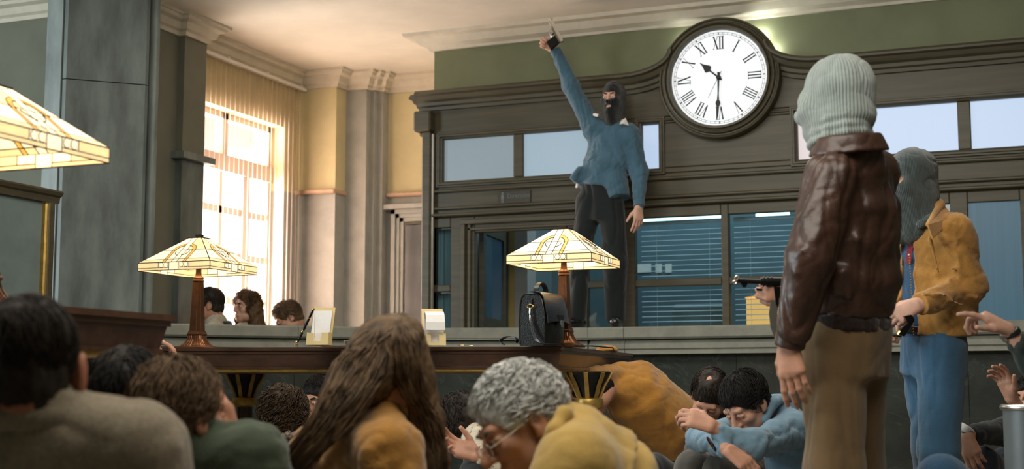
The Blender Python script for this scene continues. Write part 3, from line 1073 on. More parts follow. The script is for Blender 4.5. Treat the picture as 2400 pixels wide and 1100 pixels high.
def make_lamp(label, loc):
    t = thing('table_lamp', loc, label, 'lamp', 'stained glass table lamps')
    ox, oy, oz = loc
    # base, fluted flare, tapered square column, socket
    MB().lathe([(.085, 0), (.085, .010), (.078, .014), (.076, .018)], loc, square=True).build('foot', M['bronze'], t)
    fl = MB()
    fl.lathe([(.066, .018), (.050, .035), (.040, .055), (.036, .075), (.039, .080), (.039, .086), (.036, .09), (.034, .10)], loc, square=True)
    for s in range(4):
        a = s * PI / 2
        R = np.array([[math.cos(a), -math.sin(a)], [math.sin(a), math.cos(a)]])
        for u in np.linspace(-.8, .8, 7):
            pts = []
            for r, h in ((.066, .018), (.050, .035), (.040, .055), (.036, .075)):
                q = R @ np.array([r + .0005, u * r])
                pts.append((ox + q[0], oy + q[1], oz + h))
            fl.tube(pts, .0035, 5)
    fl.build('fluted_flare', M['bronze'], t)
    MB().lathe([(.034, .10), (.024, .37)], loc, 8, rot=PI / 8).lathe([(.030, .10), (.021, .372)], loc, square=True).build('column', M['bronze'], t)
    MB().lathe([(.024, .368), (.031, .374), (.031, .381), (.027, .386), (.031, .391), (.025, .398), (.017, .405), (.015, .44), (.018, .445), (.018, .455)], loc, 16).build('socket', M['bronze'], t, True)
    MB().sphere((ox, oy, oz + .49), .032, 12).build('bulb', mat('lit_bulb', (1, .95, .8), .4, var=.01, emit=(1, .86, .6), estr=3.0), t, True)
    MB().box((ox - .004, oy - .004, oz + .50), (ox + .004, oy + .004, oz + .62)).build('harp_rod', M['bronze'], t)
    sh = MB().lathe([(.044, .609), (.044, .615), (.016, .618), (.016, .632), (.004, .634)], loc, square=True).build('shade_cap', M['lead'], t)
    # glass faces
    zb, zt, hb, ht, zr = .462, .610, .23, .040, .42
    sl = math.hypot(hb - ht, zt - zb)
    for s in range(4):
        a = s * PI / 2
        ex = np.array([math.cos(a), math.sin(a), 0])
        en = np.array([ex[1], -ex[0], 0])              # outward
        lift = (en * (ht - hb) + np.array([0, 0, zt - zb])) / sl
        nrm = np.cross(ex, lift)
        O = np.array(loc) + en * hb + np.array([0, 0, zb])

        def P(x, y, off=0.0):
            return O + ex * x + lift * y + nrm * off

        def half(y):
            return hb + (ht - hb) * y / sl

        cells = []
        ya, yb, yc = .028, .118, sl
        xs = [-.074, -.056, -.017, .017, .056, .074]
        for (y0_, y1_) in ((0, ya), (ya, yb)):
            e0, e1 = half(y0_), half(y1_)
            xa = [None] + xs + [None]
            for i in range(7):
                l0, l1 = (-e0, -e1) if xa[i] is None else (xa[i], xa[i])
                r0, r1 = (e0, e1) if xa[i + 1] is None else (xa[i + 1], xa[i + 1])
                mm = gl_g if i in (1, 5) else (gl_w if i == 3 else (gl_c if (y0_ == 0) else gl_w))
                cells.append(([(l0, y0_), (r0, y0_), (r1, y1_), (l1, y1_)], mm))
        e0, e1 = half(yb), half(yc)
        cells += [([(-e0, yb), (-.017, yb), (-.017, yc), (-e1, yc)], gl_c if s % 2 else gl_w), ([(-.017, yb), (.017, yb), (.017, yc), (-.017, yc)], gl_w),
                  ([(.017, yb), (e0, yb), (e1, yc), (.017, yc)], gl_w if s % 2 else gl_c)]
        lead = MB()
        seen = set()
        for poly, mm in cells:
            q = shrink(poly, .0011)
            MB().slab([P(*p) for p in q], .003).build('glass_pane', mm, t)
            for i in range(len(poly)):
                k = tuple(sorted((tuple(np.round(poly[i], 4)), tuple(np.round(poly[(i + 1) % len(poly)], 4)))))
                if k in seen: continue
                seen.add(k)
                lead.tube([P(*poly[i]), P(*poly[(i + 1) % len(poly)])], .0026, 5)
        # gold arch over the circle: two quarter arcs, and the inner ring line
        for sg_ in (-1, 1):
            arc = [(sg_ * r * math.cos(tt), .105 + r * math.sin(tt)) for r, ts in ((.074, np.linspace(.15, PI / 2 - .24, 9)), (.056, np.linspace(PI / 2 - .31, .15, 9))) for tt in ts]
            if sg_ < 0: arc = arc[::-1]
            MB().slab([P(x, y, .0022) for x, y in arc], .003).build('glass_arc', gl_g, t)
            for r in (.074, .056, .044):
                lead.tube([P(sg_ * r * math.cos(tt), .105 + r * math.sin(tt) * (1 if r > .05 else -1), .003) for tt in np.linspace(.0, PI / 2 - .24, 10)], .0020, 4)
        # rim band
        def Q(x, z, off=0.0):
            return np.array(loc) + en * (hb + off) + ex * x + np.array([0, 0, z])
        zm = zr + .013
        band = [(-hb, -.098, zm, zb, gl_c), (-.098, -.030, zm, zb, gl_w), (-.030, .030, zr, zb, gl_w), (.030, .098, zm, zb, gl_w), (.098, hb, zm, zb, gl_c), (-hb, -.030, zr, zm, gl_c), (.030, hb, zr, zm, gl_c)]
        for x0, x1, z0, z1, mm in band:
            g = .0011
            MB().slab([Q(x0 + g, z0 + g), Q(x1 - g, z0 + g), Q(x1 - g, z1 - g), Q(x0 + g, z1 - g)], .003).build('rim_pane', mm, t)
            for p, q in (((x0, z0), (x1, z0)), ((x1, z0), (x1, z1)), ((x0, z1), (x1, z1)), ((x0, z0), (x0, z1))):
                lead.tube([Q(*p), Q(*q)], .0024, 5)
        for x in (-.079, -.049, .049, .079):
            k = 12
            c = Q(x, (zm + zb) / 2, .001)
            MB().slab([c + ex * .0125 * math.cos(2 * PI * i / k) + np.array([0, 0, 1]) * .0125 * math.sin(2 * PI * i / k) for i in range(k)], .005).build('glass_jewel', gl_w, t)
            lead.tube([c + en * .001 + ex * .0135 * math.cos(2 * PI * i / k) + np.array([0, 0, 1]) * .0135 * math.sin(2 * PI * i / k) for i in range(k + 1)], .0014, 4)
        lead.build('lead_came', M['lead'], t)
    return t


def lamp_light(loc, e):
    d = bpy.data.lights.new('lamp_bulb_light', 'POINT')
    d.energy = e
    d.shadow_soft_size = .03
    d.color = (1.0, .76, .46)
    o = bpy.data.objects.new('lamp_bulb_light', d)
    COL.objects.link(o)
    o.location = (loc[0] + .0, loc[1] + .0, loc[2] + .545)


L1 = onZ(1322, 811, .95)
L1 = np.array([L1[0], L1[1], .951])
q = J(1322, 700, 7.2); L1 = np.array([q[0], q[1], .951])
q = J(464, 700, 7.62); L2 = np.array([q[0], q[1], .951])
q = J(-42, 600, 3.78); L3 = np.array([q[0], q[1], .951])
lampA = make_lamp('lit stained glass table lamp behind the black bag', L1)
for loc, lb in ((L2, 'lit stained glass table lamp in front of the bright window'), (L3, 'largest lit stained glass lamp, cut off at the left edge')):
    c = copy_tree(lampA)
    c.location = tuple(loc)
    c['label'] = lb
    LOCS[c.name] = loc
for l_ in (L1, L2, L3):
    lamp_light(l_, 4)
# flex of the right-hand lamp trailing over the desk end
pts = [L1 + np.array([.10, .02, .005]), J(1385, 812, 7.15), J(1405, 813, 7.3), J(1425, 817, 7.42), J(1436, 824, 7.46)]
pts = [np.array([p[0], p[1], max(p[2], .957)]) for p in pts]
ce = onX(1441, 836, -2.452)
pts += [np.array([-2.455, ce[1], .955]), np.array([-2.445, ce[1], .93]), np.array([-2.445, ce[1], .85])]
tag(MB().tube(pts, .004, 6).build('lamp_flex', M['black'], None, True), 'thin dark lamp flex trailing over the right end of the long desk', 'cord')

# ---------------------------------------------------------------- things on the long desk


def on_desk(px, py=811, z=.951):
    p = onZ(px, py, .95)
    return np.array([p[0], p[1], z])


# black satchel
bd_ = 6.93
bg = J(1251, 812, bd_)
BGL = np.array([bg[0], bg[1], .951])
bag = thing('satchel', BGL, 'black leather satchel with a top handle standing on the long desk', 'bag')
fh = np.array([FWD[0], FWD[1], 0]); fh /= np.linalg.norm(fh)
bl_ = fh * math.cos(.45) + RGT * math.sin(.45)          # length of the bag, running away to the right
bw_ = RGT * math.cos(.45) - fh * math.sin(.45)          # its narrow gusset end faces the viewer
Zv = np.array([0, 0, 1.0])


def bp(g, l, z):
    return BGL + bw_ * g + bl_ * l + Zv * z


def bag_shell(prof, l0, l1, n=9, bulge=.012):
    m = MB()
    ls = np.linspace(l0, l1, n)
    k = len(prof)
    vs = []
    for i, l in enumerate(ls):
        t = (i / (n - 1) * 2 - 1)
        sc_ = 1 - .10 * max(0, abs(t) - .72) / .28
        for g, z in prof:
            vs.append(bp(g * sc_ + bulge * (1 - t * t) * (1 if g > 0 else -1) * (.3 if abs(g) < .04 else 1), l, z * (1 - .03 * max(0, abs(t) - .72) / .28)))
    fs = [[i * k + j, i * k + (j + 1) % k, (i + 1) * k + (j + 1) % k, (i + 1) * k + j] for i in range(n - 1) for j in range(k)]
    fs += [list(range(k))[::-1], [(n - 1) * k + j for j in range(k)]]
    return m.add(vs, fs)


prof = [(-.070, 0), (.070, 0), (.076, .02), (.078, .10), (.072, .18), (.060, .235), (.045, .256), (.02, .264), (-.045, .264), (-.062, .250), (-.072, .215), (-.078, .12), (-.077, .03)]
bag_shell(prof, -.02, .22).build('body', M['blackleather'], bag, True)
# piping round the visible gusset end
pp = [bp(g * .905, -.021, z * .97) for g, z in prof] + [bp(prof[0][0] * .905, -.021, prof[0][1])]
MB().tube(pp, .0035, 6).build('piping', M['blackleather'], bag, True)
# front flap: over the top and half way down the right-hand side
fl = [(-.01, .2665), (.022, .268), (.048, .261), (.064, .240), (.078, .19), (.086, .145), (.090, .122)]
ls = np.linspace(-.03, .23, 9)
vs, k = [], len(fl)
for off in (0, .004):
    for l in ls:
        t = (l - .10) / .13
        for j, (g, z) in enumerate(fl):
            vs.append(bp(g + .012 * (1 - t * t) * (j / 6) + off * (.4 + j / 6), l, z + off * (1 - j / 8) - .012 * abs(t) ** 3 * (j == 6)))
fs = []
n = len(ls)
for i in range(n - 1):
    for j in range(k - 1):
        q = [i * k + j, i * k + j + 1, (i + 1) * k + j + 1, (i + 1) * k + j]
        fs.append(q)
        fs.append([v + n * k for v in q[::-1]])
for i in range(n - 1):
    fs.append([i * k + k - 1, n * k + i * k + k - 1, n * k + (i + 1) * k + k - 1, (i + 1) * k + k - 1])
for j in range(k - 1):
    fs.append([j, n * k + j, n * k + j + 1, j + 1])
MB().add(vs, fs).build('flap', M['blackleather'], bag, True)
# clasp tab and buckle
MB().slab([bp(.103, .07, .155), bp(.103, .13, .155), bp(.108, .125, .105), bp(.108, .075, .105)], .006).build('clasp_tab', M['blackleather'], bag)
MB().slab([bp(.112, .088, .128), bp(.112, .112, .128), bp(.114, .112, .095), bp(.114, .088, .095)], .006).build('clasp', M['chrome'], bag)
# top handle
hp = [bp(-.005, .035 + .13 * (1 - math.cos(a)) / 2 * 1.0, .262 + .058 * math.sin(a)) for a in np.linspace(0, PI, 13)]
h_ = MB().ribbon(hp, bw_, .026, .008).build('handle', M['blackleather'], bag, True)
for l in (.035, .165):
    MB().tube([bp(-.02, l, .268), bp(.012, l, .268)], .006, 8).build('handle_ring', M['chrome'], h_)
# ring, swivel and shoulder strap on the gusset end
rc = bp(-.005, -.032, .195)
MB().tube([rc + bw_ * .016 * math.cos(a) + Zv * .010 * math.sin(a) for a in np.linspace(0, 2 * PI, 17)], .0028, 6).build('d_ring', M['brass'], bag, True)
MB().ribbon([bp(-.005, -.028, .235), bp(-.005, -.030, .20)], bw_, .014, .003).build('ring_tab', M['blackleather'], bag)
MB().tube([bp(-.005, -.034, .187), bp(-.004, -.036, .165), bp(-.003, -.037, .15)], [.004, .006, .004], 8).build('swivel', M['chrome'], bag, True)
MB().tube([bp(-.003, -.037, .15), bp(0, -.037, .125), bp(.002, -.036, .115)], [.005, .0075, .004], 8).build('snap_hook', M['chrome'], bag, True)
st = [bp(0, -.036, .12), bp(.006, -.038, .10), bp(.016, -.042, .065), bp(.034, -.05, .03), bp(.06, -.06, .010), bp(.11, -.05, .006), bp(.16, -.02, .006), bp(.19, .03, .006)]
MB().ribbon(st, [bw_ * .8 + Zv * .2] * 4 + [bl_] * 4, .018, .004).build('shoulder_strap', M['blackleather'], bag, True)
lp_ = [bp(-.10 - .033 + .045 * math.cos(a) * 1.0, -.01 + .01 * math.sin(a), .026 + .022 * math.sin(a)) for a in np.linspace(-.4, PI + .9, 14)]
MB().ribbon(lp_, bl_, .03, .004).build('strap_loop', M['blackleather'], bag, True)


# leaflet holders
def holder(loc, label, ang, curl):
    t = thing('leaflet_holder', loc, label, 'holder', 'leaflet holders on the long desk')
    c, s = math.cos(ang), math.sin(ang)
    ex, ey = np.array([c, s, 0]), np.array([-s, c, 0])

    def P(x, y, z):
        return np.array(loc) + ex * x + ey * y + Zv * z
    w, lean = .054, .42
    MB().slab([P(-w, .0, 0), P(w, .0, 0), P(w, .19 * lean, .19), P(-w, .19 * lean, .19)], .004).build('back_plate', M['card'], t)
    for x in (-w, w):
        MB().slab([P(x, .02, 0), P(x, -.06, 0), P(x, -.045, .062), P(x, .062 * lean, .062)], .003).build('side_wall', M['card'], t)
    f = MB()
    f.slab([P(-w, -.06, 0), P(-w + .034, -.06, 0), P(-w + .034, -.046, .060), P(-w, -.046, .060)], .003)
    f.slab([P(w - .034, -.06, 0), P(w, -.06, 0), P(w, -.046, .060), P(w - .034, -.046, .060)], .003)
    f.slab([P(-w + .034, -.06, 0), P(w - .034, -.06, 0), P(w - .034, -.056, .018), P(-w + .034, -.056, .018)], .003)
    f.build('front_wall', M['card'], t)
    MB().slab([P(-w, -.06, .001), P(w, -.06, .001), P(w, .02, .001), P(-w, .02, .001)], .003).build('floor_plate', M['card'], t)
    pp_ = MB()
    if curl:
        pts = [(-.012, .006), (-.004, .07), (.02, .135), (.012, .165), (-.02, .168), (-.055, .150), (-.075, .115), (-.084, .075)]
    else:
        pts = [(-.02, .006), (.0, .06), (.026, .12), (.05, .172)]
    pp_.ribbon([P(0, a, b) for a, b in pts], ex, .094, .007)
    pp_.build('leaflets', M['paper'], t)
    return t


h1 = onZ(714, 808, .95)
holder(np.array([h1[0], h1[1] + .15, .951]), 'cream leaflet holder of upright white slips beside the chained pen', math.radians(22 - 8), False)
h1 = onZ(992, 810, .95)
holder(np.array([h1[0] + .0, h1[1] + .12, .951]), 'cream leaflet holder whose white slips curl over, near the satchel', math.radians(22 + 10), True)

# chained desk pen leaning in its brass socket
pb, pt = onZ(682, 809, .95), None
pb = np.array([pb[0], pb[1] + .05, .951])
dpt = (pb - EYE) @ FWD
pt = J(733, 729, dpt)
pen = thing('desk_pen', pb, 'black and brass desk pen on a ball chain, leaning left on the long desk', 'pen')
ax = (pt - pb) / np.linalg.norm(pt - pb)
Ln = np.linalg.norm(pt - pb)
MB().lathe([(.012, 0), (.012, .004), (.006, .008), (.007, .016), (.003, .02)], pb, 12).build('socket', M['brass'], pen, True)
MB().tube([pb + ax * (.014 + Ln * a) for a in (0, .1, .42, .75, .96)], [.0035, .0055, .0068, .0062, .005], 10).build('barrel', M['gunmetal'], pen, True)
for a0, a1, r in ((.30, .36, .0078), (.70, .72, .0075), (.95, 1.0, .0065)):
    MB().tube([pb + ax * (.014 + Ln * a0), pb + ax * (.014 + Ln * a1)], r, 10).build('brass_band', M['brass'], pen, True)
c0 = pb + ax * (.014 + Ln)
cc = MB()
for i in range(26):
    z = c0[2] - i * .0055
    cc.sphere((c0[0] + .004, c0[1] + .004, z), .0021, 6)
cc.build('ball_chain', M['brass'], pen, True)
# papers, ashtray with stubs, small clips
p_ = on_desk(772, 811)
p_[1] += .10
tag(MB().slab([p_ + RGT * -.11 + Zv * .001 + fh * -.06, p_ + RGT * .15 + Zv * .001 + fh * -.05, p_ + RGT * .15 + Zv * .001 + fh * .11, p_ + RGT * -.10 + Zv * .001 + fh * .12], .0016).build('blotter', mat('rust_blotter_paper', (.34, .13, .08), .7, var=.1)),
    'rust red blotter sheet lying under the leaflet holder', 'blotter')
a_ = on_desk(800, 809)
a_[1] += .16
at = thing('ashtray', a_, 'shallow glass ashtray with stubs beside the leaflet holder', 'ashtray')
MB().lathe([(.045, .002), (.055, .004), (.068, .024), (.064, .025), (.052, .008), (.001, .006)], a_, 24).build('dish', mat('grey_ashtray_glass', (.35, .38, .37), .12, var=.1, spec=.8), at, True)
for i in range(7):
    an = i * 1.3
    c_ = a_ + np.array([.028 * math.cos(an), .028 * math.sin(an), .016 + .004 * (i % 3)])
    d_2 = np.array([math.cos(an * 2.3), math.sin(an * 2.3), .15]) * .018
    MB().tube([c_ - d_2, c_ + d_2], .0045, 7).build('stub', M['paper'] if i % 2 else mat('tan_cigarette_tip', (.55, .33, .14), .7), at)
for i, (px, py, lb) in enumerate(((1062, 810, 'left of two small brass paper clips beside the satchel'), (1084, 811, 'right of two small brass paper clips beside the satchel'))):
    c_ = on_desk(px, py)
    c_[1] += .1
    tag(MB().tube([c_ + RGT * .012 * math.cos(a) + fh * .006 * math.sin(a) + Zv * .002 for a in np.linspace(0, 2 * PI, 13)], .002, 5).build('paper_clip', M['brass']), lb, 'clip', 'clips on the long desk')
# folded sheet lying on the counter in the doorway
c_ = onZ(1140, 764, CT)
tag(MB().slab([np.array([c_[0] - .12, 9.75, CT + .004]), np.array([c_[0] + .10, 9.72, CT + .004]), np.array([c_[0] + .12, 9.88, CT + .006]), np.array([c_[0] - .10, 9.90, CT + .02])], .002).build('loose_paper', M['paper']),
    'loose sheet of paper on the stone counter in front of the doorway', 'paper')

# glazed booth partition at the left edge
pa = thing('glass_partition', (-5.57, 5.6, 0), 'low glazed partition with gilt edging at the left edge', 'partition')
xz, y1, y2, zt = -5.57, 4.6, 6.52, 1.872
MB().bbox((xz - .03, y2 - .05, 0), (xz + .03, y2, zt), .006).build('end_post', W, pa)
MB().bbox((xz - .03, y1, 0), (xz + .03, y1 + .05, zt), .006).build('end_post', W, pa)
MB().sweep([(xz, y1), (xz, y2 + .03)], [(-.05, 0), (.05, 0), (.06, -.012), (.05, -.03), (.035, -.04), (.03, -.075), (-.03, -.075)], zt + .03).build('cap_rail', W, pa)
MB().bbox((xz - .02, y2 - .085, .9), (xz + .034, y2 - .052, zt - .05), .008).build('gilt_edge', M['gold'], pa)
MB().bbox((xz - .025, y1 + .05, 0), (xz + .025, y2 - .05, .9), .006).build('lower_panel', W, pa)
MB().box((xz - .004, y1 + .05, .9), (xz + .004, y2 - .085, zt - .045)).build('pane', mat('grey_teal_frosted_glass', (.17, .22, .21), .3, var=.12, vscale=5), pa)

# waste bin at the right edge
bq = J(2432, 950, 4.9)
wb = thing('waste_bin', (bq[0], bq[1], 0), 'grey cylindrical bin with a steel rim at the right edge', 'bin')
zt = bq[2]
MB().lathe([(.115, 0), (.118, .02), (.118, zt - .02), (.116, zt - .01), (.108, zt - .01), (.106, .02), (.001, .015)], (bq[0], bq[1], 0), 40).build('drum', mat('grey_enamel', (.11, .125, .125), .45, var=.15, bump=.05), wb, True)
MB().tube([(bq[0] + .118 * math.cos(a), bq[1] + .118 * math.sin(a), zt - .008) for a in np.linspace(0, 2 * PI, 49)], .011, 10).build('rim', M['chrome'], wb, True)


# ================================================================ modelling tools for people: smooth blended volumes -> one surface
def nv(v):
    v = np.asarray(v, float)
    return v / (np.linalg.norm(v) + 1e-12)


def _hash(ix, iy, iz, seed):
    n = (ix * 374761393 + iy * 668265263 + iz * 2147483647 + seed * 1274126177) & 0xffffffff
    n = ((n ^ (n >> 13)) * 1274126177) & 0xffffffff
    return ((n ^ (n >> 16)) & 0xffff) / 32767.5 - 1.0


def vnoise(P, seed=0):
    P = np.asarray(P, float)
    i = np.floor(P).astype(np.int64)
    f = P - i
    f = f * f * (3 - 2 * f)
    r = 0
    for dx in (0, 1):
        wx = f[:, 0] if dx else 1 - f[:, 0]
        for dy in (0, 1):
            wy = f[:, 1] if dy else 1 - f[:, 1]
            for dz in (0, 1):
                wz = f[:, 2] if dz else 1 - f[:, 2]
                r = r + wx * wy * wz * _hash(i[:, 0] + dx, i[:, 1] + dy, i[:, 2] + dz, seed)
    return r


class SDF:
    def __init__(s, h=.009):
        s.h, s.ops = h, []

    def cap(s, a, b, ra, rb=None, k=.02, m='+'):
        s.ops.append(('cap', np.array(a, float), np.array(b, float), ra, ra if rb is None else rb, k, m))
        return s

    def ell(s, c, r, R=None, k=.02, m='+'):
        s.ops.append(('ell', np.array(c, float), np.array(r, float), np.eye(3) if R is None else np.array(R, float), k, m))
        return s

    def con(s, a, b, side, ra, rb, k=.02, m='+', rnd=.012):
        a, b = np.array(a, float), np.array(b, float)
        t = nv(b - a)
        sd = np.array(side, float)
        sd = nv(sd - t * (sd @ t))
        s.ops.append(('con', a, b, t, sd, np.cross(t, sd), ra, rb, k, m, rnd))
        return s

    def cut(s, p, n, k=.004):
        s.ops.append(('cut', np.array(p, float), nv(n), k))
        return s

    def bounds(s, op):
        if op[0] == 'cap':
            r = max(op[3], op[4])
            return np.minimum(op[1], op[2]) - r, np.maximum(op[1], op[2]) + r
        if op[0] == 'ell':
            e = np.sqrt(((op[3] * op[2][:, None]) ** 2).sum(0))
            return op[1] - e, op[1] + e
        if op[0] == 'con':
            r = max(*op[6], *op[7])
            return np.minimum(op[1], op[2]) - r, np.maximum(op[1], op[2]) + r

    def mesh(s):
        h = s.h
        B = [s.bounds(o) for o in s.ops if o[0] != 'cut' and o[-1 if o[0] != 'con' else 9] == '+']
        lo = np.min([b[0] for b in B], 0) - 3 * h
        hi = np.max([b[1] for b in B], 0) + 3 * h
        n = np.ceil((hi - lo) / h).astype(int) + 1
        f = np.full(n, .3, np.float32)
        ax = [lo[i] + h * np.arange(n[i]) for i in range(3)]
        for o in s.ops:
            if o[0] == 'cut':
                _, p, nn, k = o
                d = ((ax[0] - p[0]) * nn[0])[:, None, None] + ((ax[1] - p[1]) * nn[1])[None, :, None] + ((ax[2] - p[2]) * nn[2])[None, None, :]
                f = np.maximum(f, d.astype(np.float32))
                continue
            mode = o[9] if o[0] == 'con' else o[-1]
            k = o[8] if o[0] == 'con' else o[-2]
            b0, b1 = s.bounds(o)
            mg = k + 4 * h
            i0 = np.clip(np.floor((b0 - mg - lo) / h).astype(int), 0, n)
            i1 = np.clip(np.ceil((b1 + mg - lo) / h).astype(int) + 1, 0, n)
            if (i1 <= i0).any(): continue
            sl = tuple(slice(i0[i], i1[i]) for i in range(3))
            X = ax[0][sl[0]][:, None, None]
            Y = ax[1][sl[1]][None, :, None]
            Z = ax[2][sl[2]][None, None, :]
            if o[0] == 'cap':
                _, a, b, ra, rb = o[:5]
                ab = b - a
                L2 = ab @ ab + 1e-12
                t = np.clip(((X - a[0]) * ab[0] + (Y - a[1]) * ab[1] + (Z - a[2]) * ab[2]) / L2, 0, 1)
                d = np.sqrt((X - a[0] - t * ab[0]) ** 2 + (Y - a[1] - t * ab[1]) ** 2 + (Z - a[2] - t * ab[2]) ** 2) - (ra + (rb - ra) * t)
            elif o[0] == 'ell':
                _, c, r, R = o[:4]
                q = [(X - c[0]) * R[i][0] + (Y - c[1]) * R[i][1] + (Z - c[2]) * R[i][2] for i in range(3)]
                k0 = np.sqrt(sum((q[i] / r[i]) ** 2 for i in range(3)))
                k1 = np.sqrt(sum((q[i] / r[i] ** 2) ** 2 for i in range(3))) + 1e-9
                d = k0 * (k0 - 1) / k1
            else:
                _, a, b, t, sd, e, ra, rb = o[:8]
                rnd = o[10]
                L = np.linalg.norm(b - a)
                q = (X - a[0], Y - a[1], Z - a[2])
                hh = q[0] * t[0] + q[1] * t[1] + q[2] * t[2]
                u = q[0] * sd[0] + q[1] * sd[1] + q[2] * sd[2]
                v = q[0] * e[0] + q[1] * e[1] + q[2] * e[2]
                tt = np.clip(hh / L, 0, 1)
                w = ra[0] + (rb[0] - ra[0]) * tt
                dd = ra[1] + (rb[1] - ra[1]) * tt
                k0 = np.sqrt((u / w) ** 2 + (v / dd) ** 2)
                k1 = np.sqrt((u / w ** 2) ** 2 + (v / dd ** 2) ** 2) + 1e-9
                d2 = k0 * (k0 - 1) / k1 + rnd
                da = np.abs(hh - L / 2) - L / 2 + rnd
                d = np.minimum(np.maximum(d2, da), 0) + np.sqrt(np.maximum(d2, 0) ** 2 + np.maximum(da, 0) ** 2) - rnd
            d = d.astype(np.float32)
            g = f[sl]
            if mode == '+':
                hk = np.maximum(k - np.abs(g - d), 0) / max(k, 1e-6)
                f[sl] = np.minimum(g, d) - hk * hk * k * .25
            else:
                d = -d
                hk = np.maximum(k - np.abs(g - d), 0) / max(k, 1e-6)
                f[sl] = np.maximum(g, d) + hk * hk * k * .25
        return surface_nets(f, lo, h)


def surface_nets(f, lo, h):
    ins = f < 0
    nx, ny, nz = f.shape
    cnt = np.zeros((nx - 1, ny - 1, nz - 1), np.int8)
    for a in (0, 1):
        for b in (0, 1):
            for c in (0, 1):
                cnt += ins[a:nx - 1 + a, b:ny - 1 + b, c:nz - 1 + c]
    idx = np.argwhere((cnt > 0) & (cnt < 8))
    vid = np.full(cnt.shape, -1, np.int64)
    vid[idx[:, 0], idx[:, 1], idx[:, 2]] = np.arange(len(idx))
    pos = np.zeros((len(idx), 3))
    num = np.zeros(len(idx))
    cor = [(a, b, c) for a in (0, 1) for b in (0, 1) for c in (0, 1)]
    val = {o: f[idx[:, 0] + o[0], idx[:, 1] + o[1], idx[:, 2] + o[2]] for o in cor}
    for o in cor:
        for axx in range(3):
            if o[axx] == 0:
                p = list(o)
                p[axx] = 1
                f0, f1 = val[o], val[tuple(p)]
                cr = (f0 < 0) != (f1 < 0)
                t = np.where(cr, f0 / np.where(cr, f0 - f1, 1), 0)
                q = np.tile(np.array(o, float), (len(idx), 1))
                q[:, axx] = t
                pos += q * cr[:, None]
                num += cr
    V = lo + (idx + pos / num[:, None]) * h
    F = []
    for axx in range(3):
        sl0 = [slice(None)] * 3
        sl1 = [slice(None)] * 3
        sl0[axx] = slice(0, -1)
        sl1[axx] = slice(1, None)
        a, b = ins[tuple(sl0)], ins[tuple(sl1)]
        o1, o2 = [(1, 2), (2, 0), (0, 1)][axx]
        for flip in (False, True):
            e = np.argwhere((a & ~b) if not flip else (~a & b))
            e = e[(e[:, o1] > 0) & (e[:, o2] > 0) & (e[:, o1] < cnt.shape[o1]) & (e[:, o2] < cnt.shape[o2])]
            if not len(e): continue
            def at(d1, d2):
                q = e.copy()
                q[:, o1] -= d1
                q[:, o2] -= d2
                return vid[q[:, 0], q[:, 1], q[:, 2]]
            qd = np.stack([at(1, 1), at(0, 1), at(0, 0), at(1, 0)], 1)
            F.append(qd[:, ::-1] if flip else qd)
    F = np.concatenate(F)
    F = F[(F >= 0).all(1)]
    return V, F


def vnormals(V, F):
    n = np.cross(V[F[:, 2]] - V[F[:, 0]], V[F[:, 3]] - V[F[:, 1]])
    N = np.zeros_like(V)
    for i in range(4):
        np.add.at(N, F[:, i], n)
    return N / (np.linalg.norm(N, axis=1, keepdims=True) + 1e-12)


def folds(V, F, amp, freq, direc=(0, 0, 1), aniso=.35, seed=1, ridge=True):
    """cloth folds: ridged noise, drawn out along direc"""
    d = nv(direc)
    Q = V * freq
    Q = Q + np.outer((V @ d) * freq * (aniso - 1), d)
    Q = Q + .35 * np.stack([vnoise(V * freq * .7 + 11, seed + 5), vnoise(V * freq * .7 + 37, seed + 6), vnoise(V * freq * .7 + 71, seed + 7)], 1)
    n = vnoise(Q, seed)
    n2 = vnoise(Q * 2.1 + 5, seed + 1)
    cr = lambda q: -np.maximum(0, 1 - np.abs(q) * 3.2) ** 2
    r = .55 * n + .9 * cr(n) + .22 * n2 + .4 * cr(n2) if ridge else n + .4 * n2
    return V + vnormals(V, F) * (amp * r)[:, None]


def surf(name, s, material, parent, fold=None, fold2=None):
    V, F = s.mesh()
    if fold: V = folds(V, F, *fold)
    if fold2: V = folds(V, F, *fold2)
    o = obj(name, V, F, material, parent)
    o.data.polygons.foreach_set('use_smooth', np.ones(len(o.data.polygons), bool))
    return o


def joined(name, parts, material, parent):
    Vs, Fs, n = [], [], 0
    for s in parts:
        V, F = s.mesh() if isinstance(s, SDF) else s
        Vs.append(V)
        Fs.append(F + n)
        n += len(V)
    o = obj(name, np.concatenate(Vs), np.concatenate(Fs), material, parent)
    o.data.polygons.foreach_set('use_smooth', np.ones(len(o.data.polygons), bool))
    return o


def frame3(fwd, up):
    """rows: right, forward, up"""
    fwd = nv(fwd)
    up = nv(np.asarray(up, float) - fwd * (np.asarray(up, float) @ fwd))
    return np.array([np.cross(fwd, up), fwd, up])


